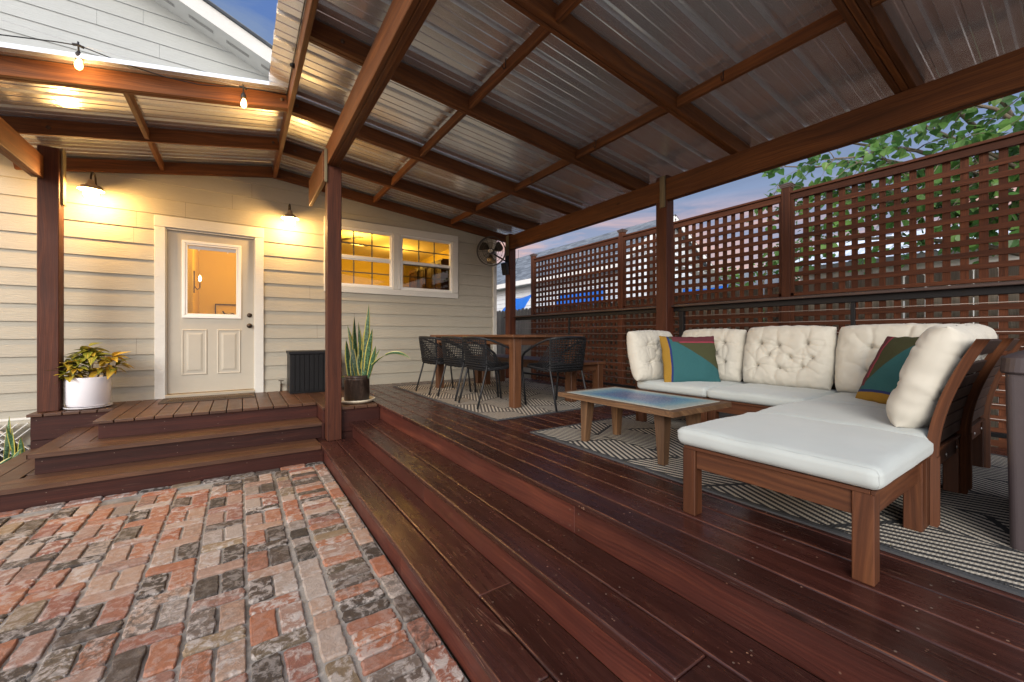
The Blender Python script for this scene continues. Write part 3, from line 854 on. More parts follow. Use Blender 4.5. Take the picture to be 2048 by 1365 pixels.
# main house gable above the porch
gb = MB()
GY = 6.98
def rake(x): return 4.60 - (x - .36) * .424
z = 2.9; 
while z < 7.2:
    z1 = z + EXP; xr0 = .36 + (4.60 - z) / .424; xr1 = .36 + (4.60 - z1) / .424
    if z < 4.3: xr0, xr1 = min(xr0, .95), min(xr1, .95)
    else: xr0, xr1 = min(xr0, .95), min(xr1, .95)
    cut = random.uniform(-3, 0)
    for xa, xb0, xb1 in ((-6, cut - .001, cut - .001), (cut + .001, xr0, xr1)):
        if xb0 <= xa: continue
        gb.poly([(xa, GY - .014, z), (xb0, GY - .014, z), (xb1, GY - .003, z1), (xa, GY - .003, z1)], None)
        gb.poly([(xa, GY - .014, z), (xa, GY + .004, z), (xb0, GY + .004, z), (xb0, GY - .014, z)])
    z = z1
gb.build('gable_siding', M_sidew, house)
sf = MB()
a = (-5.5, rake(-5.5)); b_ = (.62, rake(.62))
yF = GY - .42
sf.poly([(a[0], GY + .01, a[1]), (b_[0], GY + .01, b_[1]), (b_[0], yF + .02, b_[1]), (a[0], yF + .02, a[1])])
sf.build('soffit', plain('soffit_paint', (.58, .59, .56), .6, nz=.05), house)
vm, t, b = material('soffit_vent'); bz = t.vor(t.obj(), 160); setp(t, b, t.ramp(bz, [(.3, (.08, .08, .08)), (.45, (.36, .36, .34))]), .7)
x = -2.575
while x < .4:
    vt = MB()
    x2 = x + .26
    p = lambda X, Y: (X, Y, rake(X) - .004)
    vt.poly([p(x, GY - .17), p(x2, GY - .17), p(x2, GY - .235), p(x, GY - .235)]); x += .405
    vt.build('soffit_vent', vm, house)
fa = MB()
fa.poly([(a[0], yF, a[1] - .02), (b_[0], yF, b_[1] - .02), (b_[0], yF, b_[1] + .19), (a[0], yF, a[1] + .19)])
fa.poly([(a[0], yF, a[1] - .02), (b_[0], yF, b_[1] - .02), (b_[0], yF + .03, b_[1] - .02), (a[0], yF + .03, a[1] - .02)])
fa.build('rake_board', M_trim, house)
rf = MB()
for (dy0, dz0, dy1, dz1) in ((-.03, .19, -.03, .235), (-.03, .235, 5, .235)):
    rf.poly([(a[0], yF + dy0, a[1] + dz0), (b_[0] + .1, yF + dy0, b_[1] - .042 + dz0), (b_[0] + .1, yF + dy1, b_[1] - .042 + dz1), (a[0], yF + dy1, a[1] + dz1)])
rf.poly([(a[0], yF - .03, a[1] + .19), (b_[0] + .1, yF - .03, b_[1] + .148), (b_[0] + .1, yF, b_[1] + .148), (a[0], yF, a[1] + .19)])
rf.build('roof', M_shing, house)
gt = MB(); gt.box(.36, .62, GY - .40, GY + .5, 4.47, 4.60); gt.build('gutter', plain('gutter_paint', (.10, .13, .17), .4, .3), house, bevel=.01)
# white lattice skirting below the house wall at far left
sk = thing('lattice_skirting', 'white diagonal lattice skirting below the beige wall', 'skirting', (-1.9, 6.38, ZG))
lm = MB()
for i in range(-30, 34):
    for sgn in (1, -1):
        x0 = -3.4 + i * .075; p0 = Vector((x0, 6.385 + (.007 if sgn > 0 else 0), ZG)); p1 = p0 + Vector((sgn * .36, 0, .36))
        if -3.4 < min(p0.x, p1.x) and max(p0.x, p1.x) < -1.70: lm.beam(p0, p1, .006, .048, up=(0, 1, 0))
lm.build('lattice', M_white, sk)

# ================================================================== PATIO COVER
cover = thing('patio_cover', 'stained timber patio cover with a corrugated metal roof', 'patio cover', (.84, 4.64, -.34))
XR = .405                                  # ridge
def zL(x): return 2.955 - .183 * (XR - x)   # underside of rafters, left slope
def zR(x): return 2.955 - .1035 * (x - XR)  # right slope
RH = .14
def add(name, mb, m=M_raft, bv=.004): return mb.build(name, m, cover, bevel=bv)
# posts
m = MB(); m.box(.765, .905, 4.570, 4.710, -.339, 2.558, long=2); add('post', m, M_post, .005)
m = MB(); m.box(-1.672, -1.520, 5.985, 6.135, .001, 2.68, long=2); add('post', m, M_post, .005)
m = MB(); m.box(4.062, 4.200, 2.830, 2.975, .001, 2.62, long=2); add('post', m, M_post, .005)
m = MB(); m.box(4.062, 4.195, 6.065, 6.215, .001, 2.62, long=2); add('post', m, M_post, .005)
# ridge and main beams
m = MB(); m.box(XR - .019, XR + .021, -1.5, D - .03, 2.925, 3.095, long=1); add('ridge_board', m)
m = MB(); m.box(.765, .803, -1.5, 4.700, 2.560, 2.792, long=1); m.box(.806, .846, -1.5, 4.690, 2.560, 2.792, long=1); m.box(.849, .887, -1.5, 4.690, 2.580, 2.792, long=1); add('beam', m)
m = MB(); m.box(.722, .762, 4.575, 5.60, 2.385, 2.70, long=1); add('beam', m)
m = MB(); m.box(4.052, 4.092, -1.5, 6.20, 2.325, 2.572, long=1); m.box(4.096, 4.136, -1.5, 6.20, 2.325, 2.572, long=1); add('beam', m)
m = MB(); m.box(-1.665, -1.625, 2.6, 6.05, 2.345, 2.572, long=1); m.box(-1.71, -1.668, 2.6, 5.98, 2.345, 2.572, long=1); add('beam', m)
m = MB(); m.box(4.034, 4.0515, 2.835, 2.905, 2.245, 2.605, long=2); add('bracket_plate', m, M_raw)
m = MB(); m.box(4.034, 4.0515, 6.07, 6.15, 2.22, 2.585, long=2); add('bracket_plate', m, M_raw)
m = MB(); m.box(-1.5185, -1.500, 6.03, 6.12, 2.12, 2.70, long=2); add('bracket_plate', m, M_raw)
m = MB(); m.box(.735, .7635, 4.553, 4.5685, 2.37, 2.72, long=2); add('bracket_plate', m, M_raw)
# rafters
def rafterR(y0, plies, x1=4.30, dz=0):
    for q in range(plies):
        m = MB(); yy = y0 + q * .042 + .019
        m.beam((XR + .022, yy, zR(XR + .022) + RH / 2 + dz), (x1, yy, zR(x1) + RH / 2 + dz), .038, RH)
        add('rafter', m)
def rafterL(y0, plies, x1=-1.95, dz=0, h=RH):
    for q in range(plies):
        m = MB(); yy = y0 + q * .042 + .019
        m.beam((x1, yy, zL(x1) + RH / 2 + dz), (XR - .020, yy, zL(XR - .02) + RH / 2 + dz), .038, h)
        add('rafter', m)
RY = [(.77, 3), (2.03, 2), (3.25, 2), (4.45, 2), (5.50, 2), (-.45, 2)]
for y0, p in RY: rafterR(y0, p)
rafterR(D - .075, 1, dz=-.03)
rafterL(4.41, 2); rafterL(5.45, 1); rafterL(D - .075, 1, dz=-.02)
# blocking
def block(x, ya, yb, left=False, h=.088):
    zz = (zL(x) if left else zR(x)) + h / 2 + .012
    m = MB(); m.box(x - .019, x + .019, ya, yb, zz - h / 2, zz + h / 2, long=1); add('blocking', m)
ys = sorted([(y0, y0 + .042 * p - .004) for y0, p in RY]) + [(D - .075, D)]
for x in (1.74, 3.06):
    for (a0, a1), (b0, b1) in zip(ys[:-1], ys[1:]): block(x + random.uniform(-.008, .008), a1 + .001, b0 - .001)
block(-.77, 4.494, 5.449, True); block(-.765, 5.489, D - .076, True)
# corrugated sheets: ribs run down the slope
def sheet(x0, x1, zf, y0, y1, name, flip=1):
    mbs = MB(); prof = []
    y = y0; P = .305; ribs = [(0, 0), (.012, .040), (.052, .040), (.060, 0), (.106, 0), (.112, .004), (.134, .004), (.140, 0), (.206, 0), (.212, .004), (.234, .004), (.240, 0)]
    while y < y1:
        for dy, dz in ribs:
            if y + dy <= y1: prof.append((y + dy, dz))
        y += P
    prof.append((y1, 0)); n = 6
    for i in range(len(prof) - 1):
        (ya, da), (yb, db) = prof[i], prof[i + 1]
        for q in range(n):
            xa = x0 + (x1 - x0) * q / n; xb = x0 + (x1 - x0) * (q + 1) / n
            if abs(yb - ya) < 1e-6: continue
            mbs.poly([(xa, ya, zf(xa) + da), (xb, ya, zf(xb) + da), (xb, yb, zf(xb) + db), (xa, yb, zf(xa) + db)], None, [(xa, ya), (xb, ya), (xb, yb), (xa, yb)])
    return mbs.build(name, M_metal, cover)
sheet(.225, 4.42, lambda x: zR(x) + RH + .004, -1.55, 4.395, 'roof_sheet')
sheet(XR - .02, 4.42, lambda x: zR(x) + RH + .004, 4.397, D + .02, 'roof_sheet')
sheet(-2.3, XR + .04, lambda x: zL(x) + RH + .004, 4.305, D + .02, 'roof_sheet')
# small black hooks on the blocking
for (x, yy) in ((1.715, 2.6), (3.035, 1.62), (3.035, 2.93), (3.035, 4.0)):
    zz = zR(x) + .045; hk = MB()
    hk.tube([(x, yy, zz + .045), (x - .012, yy, zz + .04), (x - .014, yy, zz - .03), (x - .028, yy, zz - .045), (x - .042, yy, zz - .03), (x - .042, yy, zz - .012)], .004, 6)
    hk.build('hook', M_black, cover)
M_bolt = plain('stained_bolt', (.10, .055, .03), .5, .4)
for (x, yy, zz) in ((.34, 4.408, 3.02), (.47, 4.448, 3.02), (-1.45, 5.448, 2.68), (.33, 5.448, 3.02), (.56, 5.498, 3.0), (.65, 3.248, 3.0), (1.1, 2.028, 2.95)):
    bo = MB(); bo.lathe([(0, .010), (.008, .010), (.010, .006), (.016, .004), (.017, 0)], (x, yy, zz), 12, Matrix.Rotation(R(90), 3, 'X'))
    bo.build('bolt', M_bolt, cover)
print('structure done')

# ================================================================== LAMPS
def barn_light(x, label):
    t_ = thing('wall_lamp', label, 'wall lamp', (x, D - .012, 2.40), group='barn lamps along the house wall')
    y0 = D - .27
    m = MB(); m.lathe([(0, .012), (.045, .012), (.05, .006), (.05, 0)], (x, D - .016, 2.42), 24, Matrix.Rotation(R(90), 3, 'X')); m.build('wall_plate', M_bronze, t_)
    pts = [(x, D - .02, 2.42), (x, D - .05, 2.425)] + [(x, D - .125 - .11 * math.cos(a) * 1.0, 2.47 + .085 * math.sin(a)) for a in [math.pi * (1 - k / 10) + math.pi for k in range(0)]]
    pts = [(x, D - .025, 2.42), (x, D - .06, 2.43), (x, D - .085, 2.47), (x, D - .105, 2.53), (x, D - .14, 2.562), (x, D - .20, 2.562), (x, D - .245, 2.54), (x, y0, 2.49), (x, y0, 2.45)]
    m = MB(); m.tube(pts, .009, 10); m.build('gooseneck', M_bronze, t_)
    m = MB(); m.lathe([(.016, .115), (.026, .105), (.030, .075), (.048, .055), (.075, .040), (.104, .012), (.110, 0), (.104, .004), (.072, .034), (.045, .048), (.02, .052)], (x, y0, 2.345), 36)
    m.build('shade', plain('shade_metal', (.34, .25, .17), .45, .2), t_)
    m = MB(); m.lathe([(.106, .001), (.070, .031), (.040, .046), (.0, .052)], (x, y0, 2.3455), 36); m.build('shade_liner', M_white, t_)
    m = MB(); m.lathe([(0, 0), (.018, .004), (.031, .02), (.034, .036), (.028, .052), (.014, .068), (0, .07)], (x, y0, 2.325), 20); m.build('bulb', M_bulbw, t_)
    l = lamp('barn_lamp_light', (x, y0, 2.310), 48, (1, .57, .19), .06, t_); l.visible_camera = True
barn_light(-1.331, 'bronze gooseneck barn lamp lit on the wall between the porch post and the door')
barn_light(.570, 'bronze gooseneck barn lamp lit on the wall between the door and the windows')
barn_light(-2.95, 'lit barn lamp on the wall beyond the left edge of the porch post')

st = thing('string_light', 'black cord of string lights with two lit bulbs along the porch beam', 'string lights', (.40, 4.34, 2.98))
PTS = [(-3.0, 4.33, 2.72), (-2.2, 4.32, 2.80), (-1.388, 4.32, 2.862), (-1.12, 4.325, 2.925), (-1.005, 4.33, 2.947), (-.97, 4.33, 2.945), (-.72, 4.33, 2.905), (-.50, 4.33, 2.89), (-.28, 4.33, 2.905), (-.12, 4.33, 2.945), (.02, 4.33, 2.985), (.20, 4.34, 3.02), (.375, 4.36, 3.05)]
m = MB(); m.tube(PTS, .0042, 8); m.build('cord', M_black, st)
m = MB(); m.tube([(-3.0, 4.34, 3.02), (-1.7, 4.34, 3.0), (-.95, 4.335, 2.955), (-.3, 4.338, 2.975), (.05, 4.34, 3.0), (.37, 4.35, 3.075)], .0016, 6); m.build('guide_wire', M_steel, st)
m = MB(); m.tube([(.375, 4.36, 3.05), (.378, 4.25, 3.06), (.378, 4.0, 3.075), (.377, 3.6, 3.082), (.377, 2.5, 3.085), (.377, 1.0, 3.085)], .0042, 6); m.build('cord', M_black, st)
m = MB(); m.lathe([(0, .035), (.012, .034), (.020, .02), (.020, 0), (0, 0)], (.384, 3.82, 3.03), 16, Matrix.Rotation(R(-90), 3, 'Y')); m.build('plug', M_black, st)
for (x, z, tx) in ((-1.0, 2.945, .03), (.03, 2.985, .02)):
    Mt = Matrix.Rotation(tx * 3, 3, 'Y')
    m = MB(); m.tube([(x - .03, 4.33, z), (x, 4.33, z + .006), (x + .03, 4.33, z - .004)], .010, 8); m.tube([(x, 4.33, z + .03), (x, 4.33, z), (x + .004, 4.33, z - .045)], .006, 8)
    m.lathe([(0, .0), (.008, 0), (.014, -.012), (.021, -.03), (.021, -.055), (.018, -.06)], (x + .004, 4.33, z - .04), 18, Mt); so_ = m.build('socket', M_black, st)
    m = MB(); m.lathe([(.012, 0), (.015, -.012), (.021, -.032), (.024, -.048), (.021, -.065), (.012, -.078), (0, -.082)], (x + .007, 4.33, z - .098), 20, Mt); m.build('bulb', M_bulb, so_)
    lamp('string_bulb_light', (x + .01, 4.28, z - .15), 5, (1, .60, .22), .08, st)
# warm room lights (their fittings are seen through the glass)
m = MB(); m.lathe([(0, 0), (.06, 0), (.062, -.004), (.075, -.006), (.078, 0)], (1.83, 7.9, 2.748), 24)
dl = tag(m.build('downlight', M_spot, origin=(1.83, 7.9, 2.75)), 'round recessed downlight glowing in the kitchen ceiling', 'ceiling light')
lamp('kitchen_light', (1.9, 8.2, 2.45), 45, (1, .58, .09), .12)
lamp('kitchen_light', (3.0, 9.0, 2.45), 22, (1, .58, .09), .12)
lamp('hall_light', (.1, 7.6, 2.4), 48, (1, .60, .08), .1)
sc_ = thing('wall_sconce', 'candle wall sconce lit inside the hall, seen through the door glass', 'sconce', (-.585, 8.15, 1.75))
m = MB(); m.box(-.60, -.585, 8.12, 8.18, 1.45, 1.80); m.tube([(-.585, 8.15, 1.55), (-.55, 8.15, 1.5), (-.52, 8.15, 1.54), (-.52, 8.15, 1.62)], .008, 8); m.build('bracket', M_bronze, sc_)
m = MB(); m.lathe([(0, .10), (.012, .08), (.02, .045), (.016, .01), (.01, 0)], (-.52, 8.15, 1.64), 14); m.build('bulb', M_bulbw, sc_)
PX, PZ = -.185, 1.15
pf = thing('framed_picture', 'black framed picture of a dark motorcycle on a yellow ground', 'picture', (PX, 9.17, PZ))
m = MB(); frame(m, PX - .18, PX + .18, PZ - .20, PZ + .20, .014, 9.150, 9.185); m.build('frame', M_black, pf)
m = MB(); m.poly([(PX - .168, 9.176, PZ - .19), (PX + .168, 9.176, PZ - .19), (PX + .168, 9.176, PZ + .19), (PX - .168, 9.176, PZ + .19)]); pa_ = m.build('print', plain('print_paper', (.62, .46, .16), .7), pf)
m = MB()
for cx in (-.085, .095): m.lathe([(.062, 0), (.062, .004), (.036, .004), (.036, 0)], (PX + cx, 9.17, PZ - .09), 28, Matrix.Rotation(R(90), 3, 'X'))
m.prism([(PX + (a - .15) * .58, PZ + (b - 1.07) * .62) for a, b in [(.0, .95), (.06, 1.10), (.02, 1.18), (.05, 1.19), (.10, 1.12), (.20, 1.10), (.30, 1.13), (.36, 1.10), (.28, 1.02), (.24, .93), (.10, .90)]], 9.167, 9.171, axis='y')
m.build('motorcycle_silhouette', M_black, pa_)
cf = thing('interior_ceiling_fan', 'brown bladed ceiling fan inside the kitchen, seen through the left window', 'ceiling fan', (1.42, 7.75, 2.74))
m = MB(); m.tube([(1.42, 7.75, 2.74), (1.42, 7.75, 2.52)], .012, 8); m.lathe([(0, .05), (.07, .05), (.09, .02), (.09, -.03), (.05, -.06), (0, -.06)], (1.42, 7.75, 2.48), 20); m.build('motor', M_bronze, cf)
for q in range(5):
    a = R(72 * q + 14); m = MB(); m.beam((1.42 + .10 * math.cos(a), 7.75 + .10 * math.sin(a), 2.47), (1.42 + .62 * math.cos(a), 7.75 + .62 * math.sin(a), 2.47), .11, .008); m.build('blade', M_cab, cf)
kc = thing('kitchen_cabinet', 'dark wooden kitchen cupboards seen through the right window', 'cabinet', (3.4, 8.6, 0))
for (y0, y1) in ((7.3, 7.75), (7.76, 8.21), (8.22, 8.67), (8.68, 9.13)):
    m = MB(); m.box(3.30, 3.95, y0, y1, .0, 2.28); c_ = m.build('carcass', M_cab, kc)
    m = MB()
    for (za, zb) in ((.10, 1.05), (1.10, 2.25)):
        m.box(3.275, 3.299, y0 + .01, y0 + .07, za, zb); m.box(3.275, 3.299, y1 - .07, y1 - .01, za, zb); m.box(3.275, 3.299, y0 + .07, y1 - .07, za, za + .06); m.box(3.275, 3.299, y0 + .07, y1 - .07, zb - .06, zb)
    m.build('cupboard_door', M_cab, kc, bevel=.003)
fr_ = thing('refrigerator', 'tall dark refrigerator standing inside behind the right window', 'refrigerator', (2.75, 9.9, 0))
m = MB(); m.box(2.5, 3.25, 9.5, 10.35, .02, 1.85); m.build('body', M_galv_dark, fr_, bevel=.01)
m = MB(); m.box(2.51, 3.24, 9.45, 9.495, .9, 1.84); m.build('door', M_galv_dark, fr_, bevel=.01)

# ================================================================== RAILING
rl = thing('deck_railing', 'black metal cable railing with a flat brown cap along the deck edge', 'railing', (4.2, 3, 0))
m = MB(); m.box(4.150, 4.290, -1.4, 6.42, 1.098, 1.122, long=1); m.build('top_cap', wood('rail_cap', (.05, .03, .025), (.085, .05, .04), (.13, .08, .065), (.35, .5)), rl, bevel=.004)
m = MB(); m.box(4.208, 4.248, -1.4, 6.42, 1.046, 1.0975, long=1); m.build('top_rail', M_black, rl, bevel=.003)
m = MB(); m.box(4.208, 4.248, -1.4, 6.42, .085, .115, long=1); m.build('bottom_rail', M_black, rl, bevel=.003)
for y, wd in ((-.45, .02), (1.18, .014), (2.74, .026), (4.66, .014), (6.38, .026)):
    m = MB(); m.box(4.228 - wd, 4.228 + wd, y - wd, y + wd, .001, 1.045); m.build('post', M_black, rl, bevel=.002)
for k in range(9):
    m = MB(); z = .205 + k * .0985; m.tube([(4.228, -1.4, z), (4.228, 6.4, z)], .0032, 6); m.build('cable', M_cable, rl)

# ================================================================== FENCES
FX = 5.30
lf_ = thing('lattice_fence', 'tall brown stained square lattice privacy fence with capped posts', 'lattice fence', (FX, 3, ZG))
PY = [6.98, 4.535, 2.09, -.36, -2.8]
for y in PY:
    m = MB(); m.box(FX - .045, FX + .045, y - .045, y + .045, ZG - .04, 2.505, long=2); p_ = m.build('post', M_latt, lf_, bevel=.004)
    m = MB(); m.box(FX - .060, FX + .060, y - .060, y + .060, 2.505, 2.523); m.box(FX - .052, FX + .052, y - .052, y + .052, 2.488, 2.5045)
    c = (FX, y, 2.56)
    for a, b2 in ((0, 1), (1, 2), (2, 3), (3, 0)):
        q = [(FX - .066, y - .066, 2.524), (FX + .066, y - .066, 2.524), (FX + .066, y + .066, 2.524), (FX - .066, y + .066, 2.524)]; m.poly([q[a], q[b2], c])
    m.box(FX - .066, FX + .066, y - .066, y + .066, 2.5235, 2.527)
    m.build('post_cap', plain('cap_stain', (.11, .07, .055), .4, nz=.2), p_)
for ya, yb in zip(PY[1:], PY[:-1]):
    a, b2 = ya + .046, yb - .046
    for z0, z1 in ((2.335, 2.405), (1.225, 1.262), (1.118, 1.155), (-.42, -.35)):
        m = MB(); m.box(FX - .028, FX + .012, a, b2, z0, z1, long=1); m.build('rail', M_latt, lf_, bevel=.002)
    m = MB(); m.box(FX - .045, FX + .045, a, b2, 2.406, 2.432, long=1); m.build('top_rail', M_latt, lf_, bevel=.003)
    m = MB()
    for s in (a, b2 - .03): m.box(FX - .028, FX + .012, s, s + .03, -.35, 2.335, long=2)
    L = b2 - a - .06; n = round(L / .1085); p = L / n
    for k in range(1, n):
        y = a + .03 + k * p; 
        for z0, z1 in ((1.262, 2.335), (-.35, 1.118)): m.box(FX + .001, FX + .010, y - .0265 + random.uniform(-.003, .003), y + .0265, z0, z1, long=2)
    for z0, z1 in ((1.262, 2.335), (-.35, 1.118)):
        n2 = round((z1 - z0) / .1075); p2 = (z1 - z0) / n2
        for k in range(1, n2):
            z = z0 + k * p2 + random.uniform(-.002, .002); m.box(FX - .010, FX - .001, a + .03, b2 - .03, z - .025, z + .025, long=1)
    m.build('lattice_panel', M_latt, lf_)
pk = thing('picket_fence', 'weathered grey dog eared picket fence behind the lattice', 'picket fence', (5.55, 4, ZG))
m = MB(); y = -3.0
while y < 12:
    wd = .138; g = random.choice([.004, .006, .010, .018]); top = 1.405 + random.uniform(-.012, .012)
    m.prism([(y, ZG), (y + wd, ZG), (y + wd, top - .045), (y + wd - .035, top), (y + .035, top), (y, top - .045)], 5.52, 5.538, axis='x'); y += wd + g
# prism uvs run along the extrusion, so give the pickets upright grain
for i, f in enumerate(m.f): m.uv[i] = [(m.v[v].z + m.tn[i][0] * 30, m.v[v].y + m.tn[i][1] * 7) for v in f]
m.build('pickets', M_grey, pk)
for z in (1.12, .3, -.35):
    m = MB(); m.box(5.54, 5.58, -3, 12, z, z + .09, long=1); m.build('rail', M_grey, pk)

# ================================================================== NEIGHBOURS
nh = thing('neighbour_house', 'white sided neighbour house with a long grey shingle roof behind the fence', 'house', (10.5, 11, ZG))
XE, XRi, YN, YFar, ZE, ZRi = 8.4, 11.0, 7.35, 26, 2.78, 4.46
m = MB(); z = ZG; tn0 = (.4, .4, .4)
while z < ZE - .1:
    z1 = min(z + .17, ZE)
    m.poly([(XE + .35, YN + .3, z), (XE + .35, YFar, z), (XE + .362, YFar, z1), (XE + .362, YN + .3, z1)], m.rt())
    m.poly([(XE + .338, YN + .3, z), (XE + .35, YN + .3, z), (XE + .35, YFar, z), (XE + .338, YFar, z)], m.rt())
    z = z1
m.build('side_wall', M_nside, nh)
m = MB(); slope = (ZRi - ZE) / (XRi - XE)
z = ZG
while z < ZRi - .2:
    z1 = z + .17; 
    def xs_(zz): return (XE + .35, 13.25) if zz <= ZE + .25 else (XE + .02 + (zz - ZE) / slope, 2 * XRi - (XE + .02) - (zz - ZE) / slope)
    a0, a1 = xs_(z); b0, b1 = xs_(z1)
    m.poly([(a0, YN + .288, z), (a1, YN + .288, z), (b1, YN + .30, z1), (b0, YN + .30, z1)], m.rt()); z = z1
m.build('gable_wall', M_nside, nh)
m = MB()
for (xa, za, xb, zb) in ((XE - .05, ZE - .03, XRi, ZRi), (XRi, ZRi, 2 * XRi - XE, ZE)):
    m.poly([(xa, YN, za), (xa, YFar, za), (xb, YFar, zb), (xb, YN, zb)], (.5, .5, .5), [(YN, 0), (YFar, 0), (YFar, 3.1), (YN, 3.1)])
    m.poly([(xa, YN, za - .03), (xa, YFar, za - .03), (xb, YFar, zb - .03), (xb, YN, zb - .03)])
m.build('roof', M_shing, nh)
m = MB(); m.box(XE - .06, XE - .03, YN, YFar, ZE - .20, ZE - .035); m.beam((XE - .03, YN + .012, ZE - .11), (XRi, YN + .012, ZRi - .11), .02, .15); m.beam((XRi, YN + .012, ZRi - .11), (2 * XRi - XE, YN + .012, ZE - .11), .02, .15)
m.build('fascia', M_white, nh)
m = MB(); m.box(XE - .02, XE + .36, YN, YFar, ZE - .17, ZE - .155); m.build('soffit', M_white, nh)
# blue tarps against the neighbour house
def tarp(pts, label):
    mm = MB(); P = [Vector(p) for p in pts]
    def fn(u, v):
        a = P[0].lerp(P[1], u); b2 = P[3].lerp(P[2], u); p = a.lerp(b2, v)
        n_ = noise.noise((p.x * 1.2, p.y * 1.2, p.z * 1.5)) * .10
        sag = -.12 * math.sin(math.pi * u) * (1 if P[0].z > 1.9 else .4) * v
        return (p.x + n_, p.y + n_ * .4, p.z + sag)
    mm.grid(fn, 24, 12)
    o = mm.build('tarp', M_tarp, origin=tuple((P[2] + P[3]) / 2))
    sd_ = o.modifiers.new('solid', 'SOLIDIFY'); sd_.thickness = .004
    return tag(o, label, 'tarp', 'blue tarps beyond the fence')
tarp([(7.2, 12.1, 1.0), (7.2, 10.45, 1.0), (7.9, 10.45, 2.12), (7.9, 11.6, 2.06)], 'blue tarp beside the corner post behind the fan')
tarp([(8.0, 10.3, .9), (8.0, 7.75, .9), (8.35, 7.75, 2.12), (8.35, 9.6, 2.05)], 'long blue tarp behind the far lattice panel')
tarp([(8.3, 5.5, 1.0), (8.3, 4.5, 1.0), (8.6, 4.5, 1.86), (8.6, 5.55, 1.86)], 'small blue tarp behind the lattice beside the timber post')
# low white shed at the right
sh = thing('neighbour_shed', 'low white shed with a pale ribbed metal roof behind the lattice', 'shed', (10.3, .8, ZG))
m = MB(); 
for k in range(12):
    y0 = -3.2 + k * .55; m.box(9.2, 9.22, y0, y0 + .546, ZG, 2.12)
m.box(9.22, 12.3, 3.35, 3.38, ZG, 2.12); m.box(9.22, 12.3, -3.2, -3.17, ZG, 2.12)
m.build('wall', M_white, sh)
m = MB(); y = -3.4
prof = []
while y < 3.6:
    for dy, dz in ((0, 0), (.06, 0), (.075, .02), (.105, .02), (.12, 0)): prof.append((y + dy, dz))
    y += .15
for (ya, da), (yb, db) in zip(prof[:-1], prof[1:]):
    if yb - ya > 1e-6:
        m.poly([(8.95, ya, 2.08 + da), (10.9, ya, 2.80 + da), (10.9, yb, 2.80 + db), (8.95, yb, 2.08 + db)], (.5, .5, .5)); m.poly([(10.9, ya, 2.80 + da), (12.6, ya, 2.1 + da), (12.6, yb, 2.1 + db), (10.9, yb, 2.80 + db)], (.5, .5, .5))
m.build('roof', plain('pale_metal_roof', (.66, .72, .78), .5, .0, nz=.1), sh)
m = MB(); m.box(8.96, 8.99, -3.4, 3.6, 1.97, 2.075); m.build('fascia', M_galv_dark, sh)
# dark metal canopy frame between the two buildings
cn = thing('carport_frame', 'dark lean-to frame with a pale roof beyond the lattice', 'carport', (8.9, 5.2, ZG))
m = MB(); m.beam((8.0, 5.95, 2.80), (9.3, 4.2, 1.75), .07, .09); m.beam((8.3, 6.4, 2.75), (9.6, 4.4, 1.70), .07, .09); m.build('beam', M_galv_dark, cn)
for (x, y, z) in ((8.0, 5.95, 2.7), (9.3, 4.2, 1.70)):
    m = MB(); m.box(x - .04, x + .04, y - .04, y + .04, ZG, z); m.build('post', M_galv_dark, cn)
m = MB(); m.box(9.6, 9.66, 3.9, 6.6, ZG, 2.30); m.build('screen_wall', plain('grey_screen', (.28, .32, .38), .6, nz=.1), cn)

# ---- trees
def leaf(mb, p, dr, nrm, L, W, tn, fold=.25, n=4, shape=None, droop=.3):
    dr = dr.normalized(); sd_ = dr.cross(nrm)
    if sd_.length < 1e-4: sd_ = dr.orthogonal()
    sd_.normalize(); up = sd_.cross(dr)
    shape = shape or [0, .78, 1.0, .80, .42, 0]
    m_ = len(shape) - 1; rows = []
    for i, wv in enumerate(shape):
        f = i / m_; c = p + dr * (L * f) - up * (L * droop * f * f)
        rows.append((c - sd_ * (W / 2 * wv) + up * (fold * W / 2 * wv), c, c + sd_ * (W / 2 * wv) + up * (fold * W / 2 * wv), f))
    for a, b2 in zip(rows[:-1], rows[1:]):
        for q in (0, 1):
            u0, u1 = q * .5, q * .5 + .5
            mb.poly([a[q], a[q + 1], b2[q + 1], b2[q]], tn, [(u0, a[3]), (u1, a[3]), (u1, b2[3]), (u0, b2[3])], True)
def rv(s=1): return Vector((random.uniform(-1, 1), random.uniform(-1, 1), random.uniform(-1, 1))) * s
tr_ = thing('tree', 'leafy green tree with broad heart shaped leaves arching over the lattice fence', 'tree', (8.1, -.6, ZG))
random.seed(21)
wd = MB(); lv = MB()
base_ = Vector((8.1, -.6, ZG)); fork = Vector((7.9, -.2, 1.3))
wd.tube([base_, base_.lerp(fork, .5) + Vector((.05, .03, 0)), fork], [.14, .12, .10], 10)
ends = []
def limb(p0, p1, r0, r1, sag=.2, n=7):
    pts = []
    for k in range(n):
        f = k / (n - 1); p = p0.lerp(p1, f) + Vector((0, 0, sag * math.sin(math.pi * f))) + rv(.035) * (1 if 0 < k < n - 1 else 0); pts.append(p)
    wd.tube(pts, [r0 + (r1 - r0) * k / (n - 1) for k in range(n)], 7); return pts
LIMBS = [((7.1, 3.0, 2.9), .5), ((6.9, 2.75, 3.35), .5), ((7.0, 2.6, 2.75), .4), ((6.5, 2.0, 3.1), .4), ((6.2, .9, 2.75), .3), ((7.0, 2.9, 3.05), .4), ((6.9, 2.35, 3.55), .5), ((6.8, 2.3, 2.5), .5), ((6.6, 1.7, 3.9), .5), ((6.7, 1.5, 2.9), .5), ((6.4, 1.0, 3.4), .5), ((6.3, .5, 3.9), .4), ((6.5, .75, 2.5), .3), ((6.1, .2, 2.9), .4), ((6.1, -.3, 3.6), .4), ((7.0, 2.1, 4.1), .4), ((6.0, .4, 3.2), .5), ((6.3, 1.3, 4.4), .3), ((6.9, 2.7, 2.1), .3)]
